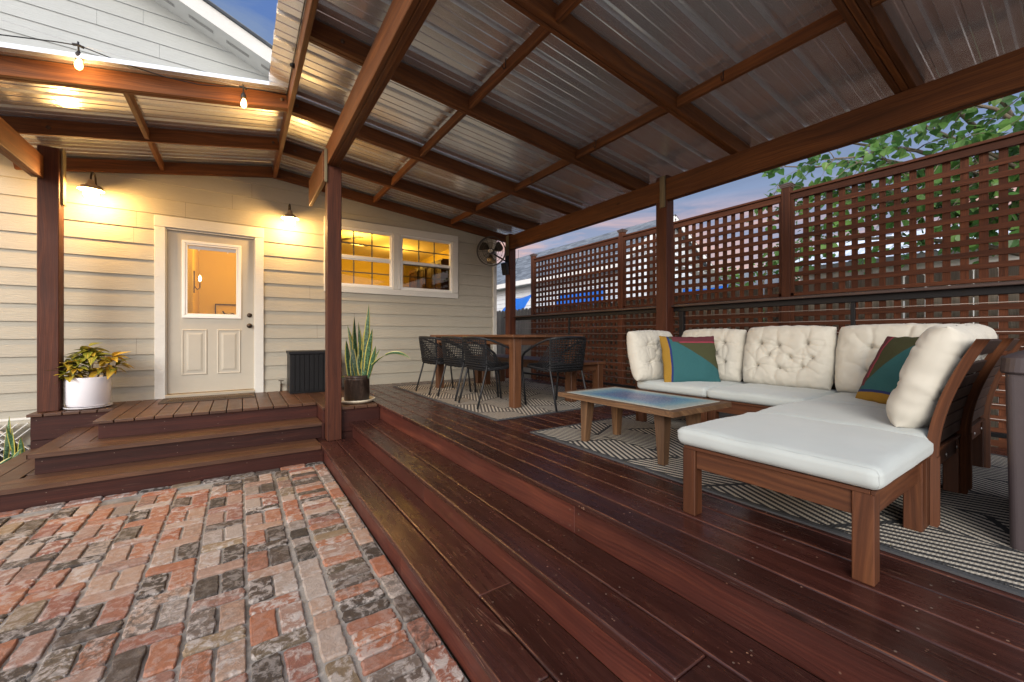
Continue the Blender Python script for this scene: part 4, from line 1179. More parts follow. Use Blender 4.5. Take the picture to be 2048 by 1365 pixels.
for e, sg in LIMBS:
    e = Vector(e); pts = limb(fork, e, .045, .009, sg, 9)
    for q in range(3, 9):
        for _ in range(3):
            p = pts[q] if q < 8 else pts[-1]
            dd = (rv() + (e - fork).normalized() * .5 + Vector((-.15, 0, -.15))).normalized(); Lt = random.uniform(.25, .6)
            tp = [p + dd * Lt * k / 4 + Vector((0, 0, -.16 * (k / 4) ** 2 * Lt * 2)) + rv(.012) for k in range(5)]
            wd.tube(tp, [.006, .005, .004, .003, .002], 5)
            for k in range(1, 5):
                for _ in range(random.choice([2, 2, 3])):
                    if random.random() < .12: continue
                    ld = (dd * .5 + rv(.8) + Vector((0, 0, -.55))).normalized(); st_ = tp[k] + ld * .03
                    wd.tube([tp[k], st_], .0014, 3, cap=False)
                    Ls = random.uniform(.085, .14)
                    leaf(lv, st_, ld, (rv(.8) + Vector((-.5, -.3, .7))).normalized(), Ls, Ls * random.uniform(.68, .85), lv.rt(), fold=.18, droop=random.uniform(.05, .3))
wd.build('trunk', M_bark, tr_); lv.build('crown', M_leaf, tr_)
print('leaves', len(lv.f))
def bushy(x, y, z0, r, hgt, n, label, name='tree', ls=.07, mat=None):
    t_ = thing(name, label, 'tree', (x, y, ZG)); mb = MB(); tw = MB(); b0 = Vector((x, y, ZG))
    tw.tube([b0, (x + .05, y, z0 + hgt * .3)], [.12, .07], 8)
    cls = []
    for _ in range(26):
        a = rv(); 
        while a.length > 1: a = rv()
        cls.append(Vector((x + a.x * r, y + a.y * r, z0 + hgt * .5 + a.z * hgt * .5)))
    for c in cls: tw.tube([Vector((x + .05, y, z0 + hgt * .25)), c], [.03, .008], 5)
    for i in range(n):
        c = random.choice(cls); g = Vector((random.gauss(0, 1), random.gauss(0, 1), random.gauss(0, 1))) * r * .20; p = c + g; L_ = random.uniform(.7, 1.3) * ls
        leaf(mb, p, rv(), rv(), L_, L_ * .6, mb.rt(), shape=[0, 1, .7, 0])
    tw.build('trunk', M_bark, t_); mb.build('crown', mat or M_leaf2, t_)
bushy(13.5, 4.6, .8, 1.5, 2.6, 5000, 'dense small leaved tree between the neighbour house and the white shed', ls=.12)
bushy(7.6, 3.55, .2, .55, 2.1, 900, 'slim leafy shrub growing behind the lattice beside the timber post', ls=.10, mat=M_leaf)
bushy(15.0, 1.2, 1.2, 1.6, 2.3, 5000, 'round bushy tree behind the white shed roof', ls=.12)

# ================================================================== RUGS
def rug(name, x0, x1, y0, y1, mat, label, z=.004):
    t_ = thing(name, label, 'rug', ((x0 + x1) / 2, (y0 + y1) / 2, 0))
    m = MB()
    def fn(u, v): 
        X, Y = x0 + (x1 - x0) * u, y0 + (y1 - y0) * v
        return (X, Y, z + .004 + .0012 * noise.noise((X * 3, Y * 3, 1)))
    m.grid(fn, 30, 40, uvf=lambda u, v: (u, v)); m.build('pile', mat, t_)
    m = MB(); b_ = .022
    for (a, b2, c, d_) in ((x0 - b_, x0, y0 - b_, y1 + b_), (x1, x1 + b_, y0 - b_, y1 + b_), (x0, x1, y0 - b_, y0), (x0, x1, y1, y1 + b_)): m.box(a, b2, c, d_, .002, .011)
    m.build('binding', M_rugedge, t_)
    return t_
rug('outdoor_rug', 1.93, 3.98, 3.09, 5.97, M_rug1, 'pale patterned outdoor rug under the dining table')
rug('outdoor_rug', 1.925, 3.98, -1.3, 2.53, M_rug, 'black and cream patterned outdoor rug under the corner sofa')
ZRG = .009

# ================================================================== DINING SET
dt_ = thing('dining_table', 'long brown wooden dining table on the pale rug', 'table', (2.82, 4.47, 0))
m = MB(); n = 7
for k in range(n):
    xa = 2.315 + .99 * k / n; m.box(xa + .001, xa + .99 / n - .001, 3.395, 5.56, .750, .778, long=1)
m.build('tabletop', M_table, dt_, bevel=.002)
m = MB(); m.box(2.372, 2.396, 3.556, 5.389, .668, .7495, long=1); m.box(3.224, 3.248, 3.556, 5.389, .668, .7495, long=1); m.box(2.466, 3.154, 3.462, 3.486, .668, .7495, long=0); m.box(2.466, 3.154, 5.46, 5.484, .668, .7495, long=0)
m.build('apron', M_table, dt_, bevel=.002)
for (x, y) in ((2.370, 3.460), (3.155, 3.460), (2.370, 5.390), (3.155, 5.390)):
    m = MB(); m.box(x, x + .095, y, y + .095, ZRG, .7495, long=2); m.build('leg', M_table, dt_, bevel=.004)
bn = thing('bench', 'long wooden bench at the fence side of the dining table', 'bench', (3.4, 4.55, 0))
m = MB()
for k in range(4): m.box(3.12 + .14 * k, 3.12 + .14 * k + .138, 3.40, 5.72, .425, .455, long=1)
m.build('seat', M_table, bn, bevel=.002)
m = MB(); m.box(3.18, 3.60, 3.455, 3.48, .345, .4245, long=0); m.box(3.18, 3.60, 5.63, 5.655, .345, .4245, long=0); m.box(3.15, 3.172, 3.53, 5.58, .345, .4245, long=1); m.box(3.61, 3.632, 3.53, 5.58, .345, .4245, long=1); m.build('apron', M_table, bn, bevel=.002)
for (x, y) in ((3.135, 3.42), (3.57, 3.42), (3.135, 5.60), (3.57, 5.60)):
    m = MB(); m.box(x, x + .085, y, y + .10, ZRG, .4245, long=2); m.build('leg', M_table, bn, bevel=.004)

M_rope = plain('black_rope', (.010, .0105, .012), .7, nz=.2, Specular_IOR_Level=.2)
M_tube = plain('charcoal_tube', (.013, .014, .016), .4, .0, Specular_IOR_Level=.3)
def make_chair(label, loc, rz):
    c = thing('rope_chair', label, 'chair', loc, rz, 'woven rope chairs around the dining table')
    def bl(mb, nm, mt, par=c): return mb.build(nm, mt, par, local=True)
    # top rail with arms, flowing down into the front legs
    half = [(-.285, 0, .742), (-.283, .09, .742), (-.265, .165, .738), (-.225, .225, .730), (-.165, .262, .715), (-.06, .285, .676), (.07, .288, .622), (.16, .284, .580), (.205, .279, .545), (.225, .274, .495), (.235, .268, .40)]
    full = [(x, -y, z) for x, y, z in half[::-1]] + [(x, y, z) for x, y, z in half[1:]]
    m = MB(); m.tube(full, [.011] * 3 + [.012] * (len(full) - 6) + [.011] * 3, 10); bl(m, 'arm_rail', M_tube)
    for s in (-1, 1):
        m = MB(); m.tube([(.235, s * .268, .42), (.262, s * .268, .2), (.285, s * .268, 0)], .0115, 10); bl(m, 'leg', M_tube)
        m = MB(); m.tube([(-.205, s * .238, .728), (-.188, s * .228, .58), (-.178, s * .220, .41), (-.235, s * .225, .2), (-.29, s * .230, 0)], .0115, 10); bl(m, 'leg', M_tube)
    # seat ring
    ring = []
    for k in range(28):
        a = 2 * math.pi * k / 28; ca, sa = math.cos(a), math.sin(a)
        x = .225 * abs(ca) ** .6 * (1 if ca > 0 else -1); yy = .262 * abs(sa) ** .6 * (1 if sa > 0 else -1)
        ring.append((x + .01, yy * (1 - .06 * (x < 0)), .425 + .018 * (x / .225)))
    m = MB(); m.tube(ring, .011, 8, closed=True); bl(m, 'seat_ring', M_tube)
    def sag(x, y): return .415 + .018 * (x / .225) - .035 * (1 - (x / .24) ** 2) * (1 - (y / .27) ** 2)
    m = MB()
    for k in range(15):
        x = -.20 + .41 * k / 14; w_ = .255 * (1 - abs(x / .235) ** 5) ** .3 if abs(x) < .23 else .1
        m.tube([(x + .01, w_ * f, sag(x, w_ * f) + (.004 if (k + q) % 2 else -.004)) for q, f in enumerate([-1 + .2 * j for j in range(11)])], .0085, 5)
    for k in range(17):
        y = -.24 + .48 * k / 16; w_ = .225 * (1 - abs(y / .27) ** 5) ** .3
        m.tube([(w_ * f + .01, y, sag(w_ * f, y)) for f in [-1 + .25 * j for j in range(9)]], .0085, 5)
    bl(m, 'woven_seat', M_rope)
    # woven back shell between the two rear uprights
    def shell(u, v):          # u -1..1 around the back, v 0..1 from seat to rail
        a = u * R(88); 
        xt, yt = -.045 - .240 * math.cos(a) ** .75 if abs(u) < .999 else -.19, .262 * math.sin(a)
        xt = -.195 - .09 * max(0, math.cos(a)) ** .7; yt = .238 * math.sin(a) * (1 + .05)
        xb = -.178 - .045 * max(0, math.cos(a)) ** .7; yb = .220 * math.sin(a)
        f = v ** .8
        return Vector((xb + (xt - xb) * f, yb + (yt - yb) * f, .405 + (.735 - .405) * v - .006 * abs(u)))
    m = MB()
    for k in range(13):
        v = .02 + .94 * k / 12
        m.tube([shell(-1 + 2 * j / 18, v) + Vector(((-.004 if (j + k) % 2 else .004), 0, 0)) for j in range(19)], .0062 if k > 2 else .010, 5)
    for j in range(18):
        u = -1 + 2 * (j + .5) / 18
        m.tube([shell(u, k / 8) for k in range(9)], .0058, 5)
    bl(m, 'woven_back', M_rope)
    # woven sides sweeping from the upright to the seat
    for s in (-1, 1):
        m = MB()
        for k in range(9):
            f = k / 8; top = Vector((-.19, s * .235, .70 - .26 * f * .9)); e = Vector((-.12 + .20 * (1 - f) * .8, s * .262, .43))
            if k < 8: m.tube([Vector((-.185, s * .232, .66 - .25 * f)), e.lerp(Vector((-.185, s * .232, .66 - .25 * f)), .5) + Vector((0, 0, -.02)), Vector((.02 - .17 * f, s * .258, .432))], .0055, 5)
        bl(m, 'woven_side', M_rope)
    return c
ch = make_chair('woven black rope chair at the far end of the row, nearest the house wall', (2.295, 5.07, ZRG), 0)
dup(ch, (2.355, 4.47, ZRG), R(2), 'woven black rope chair in the middle of the row of three')
dup(ch, (2.335, 3.86, ZRG), R(-2), 'woven black rope chair nearest the steps in the row of three')
dup(ch, (2.84, 3.36, ZRG), R(91), 'woven black rope chair alone at the near end of the dining table')

# ================================================================== COFFEE TABLE
ct = thing('coffee_table', 'low wooden coffee table with a blue painted top and tapered legs', 'coffee table', (2.28, 1.82, 0))
cx, cy = 2.283, 1.818
m = MB()
def topf(x0, x1, y0, y1, z0, z1):
    nseg = 14; out = []
    for (a, b2) in (((x0, y0), (x1, y0)), ((x1, y0), (x1, y1)), ((x1, y1), (x0, y1)), ((x0, y1), (x0, y0))):
        for k in range(nseg):
            f = k / nseg; out.append((a[0] + (b2[0] - a[0]) * f + random.uniform(-.0025, .0025), a[1] + (b2[1] - a[1]) * f + random.uniform(-.0025, .0025)))
    m.prism(out, z0, z1)
topf(1.975, 2.592, 1.335, 2.302, .316, .3465)
for i, f in enumerate(m.f):
    m.uv[i] = [(m.v[v].y + (m.v[v].x if abs(m.v[v].y - 1.818) > .47 else 0), m.v[v].z + m.v[v].x * .7) for v in f]
m.build('tabletop', M_coff, ct, bevel=.004, seg=2)
mt, t, b = material('blue_painted_top'); o_ = t.obj(); X, Y, Z = t.sep(o_)
ax = t.math('DIVIDE', t.math('ABSOLUTE', t.math('ADD', X, 0.0)), .262); ay = t.math('DIVIDE', t.math('ABSOLUTE', Y), .435)
dn = t.noise(o_, 26, 5, .7); dd_ = t.math('MAXIMUM', ax, ay)
dd_ = t.math('ADD', dd_, t.math('MULTIPLY_ADD', dn, .32, -.16))
cc = t.ramp(dd_, [(.02, (.10, .10, .22)), (.12, (.022, .035, .15)), (.38, (.008, .055, .19)), (.58, (.020, .13, .27)), (.76, (.09, .24, .32)), (.90, (.27, .33, .31)), (1, (.36, .36, .31))])
tl_ = t.vor(o_, 95); cc = t.mix(t.ramp(tl_, [(.2, 0), (.75, .35)]), cc, (.45, .50, .50, 1))
setp(t, b, cc, .38, normal=t.bump(dn, .2, .003), Specular_IOR_Level=.3)
m = MB(); m.box(2.022, 2.545, 1.386, 2.252, .346, .3485); m.build('painted_panel', mt, ct)
for (x, y, sx, sy) in ((2.085, 1.480, -1, -1), (2.395, 1.480, 1, -1), (2.085, 2.100, -1, 1), (2.395, 2.100, 1, 1)):
    m = MB(); a, b2 = .036, .021; zx = ZRG
    T = [(x + dx * a, y + dy * a, .3155) for dx, dy in ((-1, -1), (1, -1), (1, 1), (-1, 1))]
    Bq = [(x + sx * .012 + dx * b2, y + sy * .012 + dy * b2, zx) for dx, dy in ((-1, -1), (1, -1), (1, 1), (-1, 1))]
    tn = m.rt()
    m.poly(T, tn); m.poly(Bq[::-1], tn)
    for q in range(4): q2 = (q + 1) % 4; m.poly([Bq[q], Bq[q2], T[q2], T[q]], tn, [(0, q * .1), (0, q * .1 + .05), (.3, q * .1 + .05), (.3, q * .1)])
    m.build('leg', M_coff, ct, bevel=.003)

# ================================================================== CORNER SOFA
GR = 'sections of the corner sofa'
ZS = .285
def module(label, x0, x1, y0, y1, backs=(), name='sofa_section'):
    s = thing(name, label, 'sofa section' if backs else 'footstool', ((x0 + x1) / 2, (y0 + y1) / 2, 0), group=GR)
    L = .056
    for (x, y) in ((x0, y0), (x1 - L, y0), (x0, y1 - L), (x1 - L, y1 - L)):
        m = MB(); m.box(x, x + L, y, y + L, ZRG if x > 1.93 else .001, ZS, long=2); m.build('leg', M_furn, s, bevel=.003)
    m = MB(); i = .010
    m.box(x0 + L + .001, x1 - L - .001, y0 + i, y0 + i + .022, ZS - .082, ZS - .004, long=0); m.box(x0 + L + .001, x1 - L - .001, y1 - i - .022, y1 - i, ZS - .082, ZS - .004, long=0)
    m.box(x0 + i, x0 + i + .022, y0 + L + .001, y1 - L - .001, ZS - .082, ZS - .004, long=1); m.box(x1 - i - .022, x1 - i, y0 + L + .001, y1 - L - .001, ZS - .082, ZS - .004, long=1)
    m.build('seat_frame', M_furn, s, bevel=.002)
    m = MB(); n = 8; wy = (y1 - y0 - .02) / n
    for k in range(n): m.box(x0 + .035, x1 - .035, y0 + .01 + k * wy + .004, y0 + .01 + (k + 1) * wy - .004, ZS - .014, ZS + .003, long=0)
    m.box(x0 - .004, x1 + .004, y0 - .004, y0 + .008, ZS - .003, ZS + .010, long=0); m.box(x0 - .004, x0 + .008, y0 + .009, y1 - .009, ZS - .003, ZS + .010, long=1)
    m.build('seat_slats', M_furn, s, bevel=.0015)
    prof = [(.0, 0), (0, .285)] + [(.135 * (k / 12) ** 1.8, .285 + .472 * k / 12) for k in range(1, 13)]
    for bk_ in backs:
        def P(a, t_, z):        # a along the back, t_ outwards
            return {'-Y': (a, y0 - .002 - t_, z), '+Y': (a, y1 + .002 + t_, z), '+X': (x1 + .002 + t_, a, z)}[bk_]
        a0, a1 = (y0, y1) if bk_ == '+X' else (x0, x1)
        if bk_ == '-Y': a0 += .045
        for (p0, p1) in ((a0, a0 + .048), (a1 - .048, a1)):
            m = MB(); tn = m.rt()
            for (t0, z0), (t1, z1) in zip(prof[:-1], prof[1:]):
                z0 = max(z0, ZRG)
                q = [P(p0, t0 - .014, z0), P(p1, t0 - .014, z0), P(p1, t1 - .014, z1), P(p0, t1 - .014, z1)]
                q2 = [P(p0, t0, z0), P(p1, t0, z0), P(p1, t1, z1), P(p0, t1, z1)]
                if z0 < ZS - .01: 
                    q = [P(p0, -.001, z0), P(p1, -.001, z0), P(p1, -.001 if z1 < ZS + .01 else t1 - .014, z1), P(p0, -.001 if z1 < ZS + .01 else t1 - .014, z1)]
                    q2 = [P(p0, .020, z0), P(p1, .020, z0), P(p1, .020, z1), P(p0, .020, z1)]
                else:
                    q2 = [P(p0, t0 + .020 if z0 < .28 else t0 + .017, z0), P(p1, t0 + .020 if z0 < .28 else t0 + .017, z0), P(p1, t1 + .017, z1), P(p0, t1 + .017, z1)]
                uv_ = [(z0, 0), (z0, .05), (z1, .05), (z1, 0)]
                m.poly(q, tn, uv_, True); m.poly(q2, tn, uv_, True)
                m.poly([q[0], q2[0], q2[3], q[3]], tn, uv_, True); m.poly([q[1], q2[1], q2[2], q[2]], tn, uv_, True)
                if z1 > .75: m.poly([q[3], q[2], q2[2], q2[3]], tn, uv_)
            m.build('back_post', M_furn, s, weld=True)
        def tz(z):
            for (t0, z0), (t1, z1) in zip(prof[:-1], prof[1:]):
                if z0 <= z <= z1: return t0 + (t1 - t0) * (z - z0) / (z1 - z0), (t1 - t0) / (z1 - z0)
        for k in range(7):
            zc = .340 + k * .0585 if k < 6 else .722; h = .0262 if k < 6 else .034
            t_, sl = tz(zc); m = MB(); nb = Vector(P(0, 1, 0)) - Vector(P(0, 0, 0)); upv = (Vector((0, 0, 1)) + nb * sl).normalized()
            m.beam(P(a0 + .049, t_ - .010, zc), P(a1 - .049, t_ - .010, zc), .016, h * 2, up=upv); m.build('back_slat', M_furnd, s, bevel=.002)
        m = MB(); 
        for q in range(3):
            c_ = Vector(P(a0 + .10 + q * (a1 - a0 - .20) / 2, .004 if bk_ != '-Y' else -.005, ZS - .045))
            Mb = Matrix.Rotation(R(90), 3, 'X') if bk_ != '+X' else Matrix.Rotation(R(90), 3, 'Y')
            m = MB(); m.lathe([(0, .004), (.006, .003), (.009, 0), (0, 0)], c_, 12, Mb); m.build('bolt', M_steel, s)
    return s
module('brown wooden footstool frame at the open end of the sofa', 1.602, 2.232, .396, 1.036, (), 'sofa_footstool')
module('brown slatted sofa section beside the footstool, its back to the plastic bin', 2.242, 2.925, .396, 1.036, ('-Y',))
module('corner sofa section with two slatted backs', 2.935, 3.600, .396, 1.046, ('-Y', '+X'))
module('middle sofa section of the long side by the railing', 2.935, 3.600, 1.056, 1.690, ('+X',))
module('end sofa section with backs on two sides, near the dining set', 2.935, 3.600, 1.700, 2.335, ('+X', '+Y'))

def rbox(x0, x1, y0, y1, z0, z1, r=.028, puff=.012, seed=0, n=26):
    """boxy foam cushion: rounded box with a domed top and small wrinkles"""
    mb = MB(); hx, hy, hz = (x1 - x0) / 2, (y1 - y0) / 2, (z1 - z0) / 2; c = Vector(((x0 + x1) / 2, (y0 + y1) / 2, (z0 + z1) / 2)); tn = mb.rt()
    def sh(p):
        q = Vector((max(-hx + r, min(hx - r, p.x)), max(-hy + r, min(hy - r, p.y)), max(-hz + r, min(hz - r, p.z))))
        dv = p - q
        if dv.length > 1e-9: p = q + dv.normalized() * r
        fx, fy = p.x / hx, p.y / hy
        dm = max(0, 1 - fx ** 4) * max(0, 1 - fy ** 4)
        k = p.z / hz
        w_ = noise.noise((p.x * 7 + seed, p.y * 7, p.z * 9 + seed)) * .006 + noise.noise((p.x * 22, p.y * 22 + seed, p.z * 30)) * .0024
        side = max(abs(fx), abs(fy)) ** 8
        z_ = p.z + (puff * dm if k > 0 else 0) + w_ * (1 if k > -.5 else .3)
        bul = .006 * (1 - k * k) * side
        # piping seam round the upper edge
        sm_ = .0035 * math.exp(-((p.z - (hz - r * .8)) / .004) ** 2) * side
        return c + Vector((p.x * (1 + (bul + sm_ + w_ * .6) / hx), p.y * (1 + (bul + sm_ + w_ * .6) / hy), z_))
    for ax, (ha, hb, hc) in (('z', (hx, hy, hz)), ('x', (hy, hz, hx)), ('y', (hx, hz, hy))):
        for s in (-1, 1):
            def fn(u, v):
                def wrp(t_): return math.sin((t_ - .5) * math.pi) if True else 2 * t_ - 1
                a, b2 = wrp(u) * ha, wrp(v) * hb
                p = {'z': Vector((a, b2, s * hc)), 'x': Vector((s * hc, a, b2)), 'y': Vector((a, s * hc, b2))}[ax]
                return sh(p)
            mb.grid(fn, n, n if ax == 'z' else 12, tn)
    return mb
def seat_cushion(x0, x1, y0, y1, label, seed):
    mb = rbox(x0, x1, y0, y1, ZS + .0105, ZS + .088, seed=seed)
    o = mb.build('seat_cushion', M_seat, origin=((x0 + x1) / 2, (y0 + y1) / 2, ZS + .0105), weld=True)
    return tag(o, label, 'seat cushion', 'off white seat cushions on the sofa')
seat_cushion(1.585, 2.238, .378, 1.052, 'off white seat cushion on the footstool, nearest the steps', 1)
seat_cushion(2.244, 2.928, .405, 1.052, 'off white seat cushion between the footstool and the sofa corner', 2)
seat_cushion(2.932, 3.60, .405, 1.052, 'off white seat cushion in the inner corner of the sofa', 3)
seat_cushion(2.918, 3.60, 1.058, 1.692, 'off white seat cushion in the middle of the long side', 4)
seat_cushion(2.918, 3.60, 1.698, 2.330, 'off white seat cushion at the coffee table end under the far throw pillow', 5)

def pillow(wd_, ht, th, tufts=(), mat=None, name='back_cushion', boxy=True, n=120, seed=0, ears=0.0):
    """soft cushion standing on its lower edge: x across, z up, -y is the front"""
    mb = MB(); tn = mb.rt(); T = [Vector((a * wd_ / 2, b_ * ht / 2)) for a, b_ in tufts]
    segs = []
    for i, a in enumerate(T):
        near = sorted(range(len(T)), key=lambda j: (T[j] - a).length)[1:4]
        for j in near:
            if (T[j] - a).length < .30 and (j, i) not in segs: segs.append((i, j))
    segs = [(T[i], T[j]) for i, j in segs]
    rnd = random.Random(seed)
    for a in T:
        for k in range(4):          # gathers that run out from each button
            an = rnd.uniform(0, 6.28); segs.append((a, a + Vector((math.cos(an), math.sin(an))) * rnd.uniform(.06, .16)))
        if abs(a.y) > ht * .12: segs.append((a, Vector((a.x + rnd.uniform(-.03, .03), math.copysign(ht * .49, a.y)))))
        if abs(a.x) > wd_ * .22: segs.append((a, Vector((math.copysign(wd_ * .49, a.x), a.y + rnd.uniform(-.03, .03)))))
    def dseg(p, a, b_):
        ab = b_ - a; L2 = ab.length_squared
        f = max(0, min(1, (p - a).dot(ab) / L2)); q = a + ab * f
        nrm = Vector((-ab.y, ab.x)).normalized()
        bow = math.sin(f * math.pi) * .012 * (1 if (a.x + b_.y) * 37 % 2 > 1 else -1)
        return (p - q - nrm * bow).length, f
    def surf(u, v, s):
        a, b_ = math.sin((u - .5) * math.pi), math.sin((v - .5) * math.pi)
        if boxy:
            x = a * math.sqrt(1 - b_ * b_ * .10) ; z = b_ * math.sqrt(1 - a * a * .10)
            prof_ = (max(0, 1 - abs(a) ** 5) * max(0, 1 - abs(b_) ** 5)) ** .42
        else:
            x = a * (1 - ears * (1 - b_ * b_)); z = b_ * (1 - ears * (1 - a * a)); prof_ = (max(0, 1 - a * a) * max(0, 1 - b_ * b_)) ** .42
        X, Z = x * wd_ / 2, z * ht / 2
        h = th / 2 * prof_
        p = Vector((X, Z))
        if T:
            dp = 0
            for q in T: dp += .0065 * math.exp(-((p - q).length / .013) ** 2) + .007 * math.exp(-((p - q).length / .065) ** 2)
            for (q0, q1) in segs:
                d_, f = dseg(p, q0, q1)
                if d_ < .04: dp += (.0055 * math.exp(-(d_ / .0050) ** 2) + .0035 * math.exp(-(d_ / .018) ** 2)) * (1 - .55 * f)
            h = max(.012 * prof_, h - dp * prof_)
        e = max(abs(a), abs(b_)) ** 4
        h0_ = h
        h += prof_ * noise.noise((X * 14 + seed, Z * 14, s * 3 + seed)) * .006 + e * prof_ * noise.noise((X * 34 + seed, Z * 34, seed)) * .010
        h = max(h, .3 * h0_)
        X += e * noise.noise((Z * 20 + seed, seed, .5)) * .006; Z += e * noise.noise((X * 20 + seed, seed + 4, s)) * .006
        return (X, s * h, Z + ht / 2)
    for s in (-1, 1):
        mb.grid(lambda u, v: surf(u, v, s), n if s < 0 or T else n // 2, n if s < 0 or T else n // 2, tn, uvf=lambda u, v: (.5 + .5 * math.sin((u - .5) * math.pi), .5 + .5 * math.sin((v - .5) * math.pi)))
    o = mb.build(name, mat or M_back, local=True)
    return o
TUF = [(-.50, .38), (.48, .40), (0, .34), (-.26, .02), (.28, .0), (-.55, -.34), (.56, -.32), (0, -.36)]
def put(o, loc, yaw, tilt, label, cat, group, roll=0):
    o.location = loc; o.rotation_mode = 'XYZ'
    o.matrix_world = Matrix.Translation(loc) @ Matrix.Rotation(yaw, 4, 'Z') @ Matrix.Rotation(tilt, 4, 'X') @ Matrix.Rotation(roll, 4, 'Y')
    return tag(o, label, cat, group)
GC = 'off white tufted back cushions'
ZC = ZS + .085
# yaw: front (-y) turned: -90 deg -> front faces -x ; 180 deg -> front faces +y
put(pillow(.60, .47, .19, TUF, seed=1), (3.475, 2.005, ZC), R(-90), R(-13), 'off white tufted cushion behind the far throw pillow, left end of the long back', 'back cushion', GC)
put(pillow(.62, .485, .20, [(-.55, .36), (-.12, .30), (.48, .38), (-.34, -.02), (.14, -.04), (.60, -.06), (-.58, -.38), (-.08, -.42), (.42, -.36)], seed=2), (3.455, 1.385, ZC), R(-90), R(-13), 'wide off white tufted cushion in the middle of the long back', 'back cushion', GC)
put(pillow(.62, .485, .20, [(-.35, .30), (.25, .30), (-.05, .0), (.45, -.02), (-.4, -.35), (.2, -.4)], seed=3), (3.455, .765, ZC), R(-90), R(-13), 'off white tufted cushion on the corner section beside the near throw pillow', 'back cushion', GC)
put(pillow(.60, .455, .17, [(-.45, .38), (.10, .42), (.5, .3), (-.15, .05), (.35, -.08), (-.45, -.30), (.08, -.40)], seed=4), (3.11, 2.255, ZC), R(0), R(-12), 'off white buttoned cushion leaning on the end back nearest the dining set', 'back cushion', GC)
put(pillow(.60, .47, .175, TUF, seed=5), (2.590, .500, ZC), R(180), R(-19), 'fat off white cushion seen edge on, nearest the footstool', 'back cushion', GC)
put(pillow(.52, .475, .165, TUF, seed=6), (3.205, .500, ZC), R(180), R(-15), 'off white cushion mostly hidden behind the slatted corner back', 'back cushion', GC)
GT = 'teal throw pillows on the sofa'
put(pillow(.47, .42, .13, (), M_throw, 'throw_pillow', False, 40, 7, .045), (3.14, 1.94, ZC - .005), R(-36), R(-18), 'teal, olive and mustard throw pillow standing in the far end of the sofa', 'throw pillow', GT)
p2 = pillow(.44, .44, .13, (), M_throw, 'throw_pillow', False, 40, 9, .045)
p2.matrix_world = Matrix.Translation((3.02, .70, ZC + .0)) @ Matrix.Rotation(R(-128), 4, 'Z') @ Matrix.Rotation(R(-26), 4, 'X') @ Matrix.Translation((0, 0, .22)) @ Matrix.Rotation(R(-90), 4, 'Y') @ Matrix.Translation((0, 0, -.22))
tag(p2, 'teal throw pillow with its mustard stripe down, beside the fat edge-on cushion', 'throw pillow', GT)

# ================================================================== BOXES AND POTS
M_resin = plain('brown_resin', (.052, .040, .042), .5, nz=.12, bump=.15, bs=220)
bi = thing('storage_bin', 'dark brown plastic storage bin with a lid at the right edge', 'storage bin', (2.65, -.15, 0))
def rrect(x0, x1, y0, y1, r, n=6):
    o = []
    for cx_, cy_, q in ((x1 - r, y1 - r, 0), (x0 + r, y1 - r, 1), (x0 + r, y0 + r, 2), (x1 - r, y0 + r, 3)):
        for k in range(n + 1): a = (q + k / n) * math.pi / 2; o.append((cx_ + r * math.cos(a), cy_ + r * math.sin(a)))
    return o
def loft(mb, rings, tn=None):
    tn = tn or mb.rt()
    for (a, za), (b_, zb) in zip(rings[:-1], rings[1:]):
        for k in range(len(a)):
            k2 = (k + 1) % len(a); mb.poly([(*a[k], za), (*a[k2], za), (*b_[k2], zb), (*b_[k], zb)], tn, [(0, 0)] * 4, False)
    mb.poly([(*p, rings[-1][1]) for p in rings[-1][0]], tn)
m = MB(); loft(m, [(rrect(2.285, 3.05, -.52, .195, .022), ZRG), (rrect(2.272, 3.06, -.53, .205, .022), .632)]); m.build('body', M_resin, bi)
m = MB(); loft(m, [(rrect(2.262, 3.07, -.54, .215, .05), .634), (rrect(2.258, 3.075, -.545, .219, .05), .64), (rrect(2.262, 3.07, -.54, .215, .05), .690), (rrect(2.275, 3.06, -.525, .200, .045), .702), (rrect(2.34, 3.0, -.46, .140, .03), .730)]); m.build('lid', M_resin, bi, bevel=.002)
db = thing('deck_box', 'small black slatted deck box against the wall behind the timber post', 'deck box', (.84, 6.2, 0))
m = MB(); m.box(.552, 1.130, 6.012, 6.395, .0, .52); m.build('body', M_black, db, bevel=.004)
m = MB()
for k in range(10): m.box(.560 + k * .057, .560 + k * .057 + .050, 5.998, 6.0115, .03, .515, long=2)
m.build('ribs', plain('black_resin', (.011, .011, .012), .6, nz=.2, Specular_IOR_Level=.2), db, bevel=.003)
m = MB(); m.box(.540, 1.142, 5.990, 6.402, .5205, .560); m.build('lid', plain('black_resin_lid', (.012, .012, .014), .5, nz=.15, Specular_IOR_Level=.25), db, bevel=.006, seg=2)
dm = thing('door_mat', 'thin brown ribbed doormat at the threshold', 'doormat', (-.3, 6.17, 0))
m = MB(); m.box(-.755, .165, 5.955, 6.385, .0005, .008); m.build('base', plain('mat_brown', (.055, .038, .026), .9, nz=.2, bump=.5, bs=200), dm)
m = MB(); x = -.70
while x < .11:
    m.beam((x, 6.0, .0105), (x + .035, 6.17, .0105), .008, .005); m.beam((x + .035, 6.172, .0105), (x, 6.34, .0105), .008, .005); x += .022
m.build('ribs', plain('mat_rib', (.13, .09, .055), .9, nz=.2), dm)
fc = thing('hose_tap', 'small bronze hose tap on the wall beside the door', 'tap', (.479, 6.40, .06))
m = MB(); m.tube([(.479, D - .03, .0), (.479, D - .03, .10)], .008, 8); m.tube([(.479, D - .02, .10), (.479, D - .10, .10), (.479, D - .125, .075)], .010, 8); m.build('spout', M_bronze, fc)
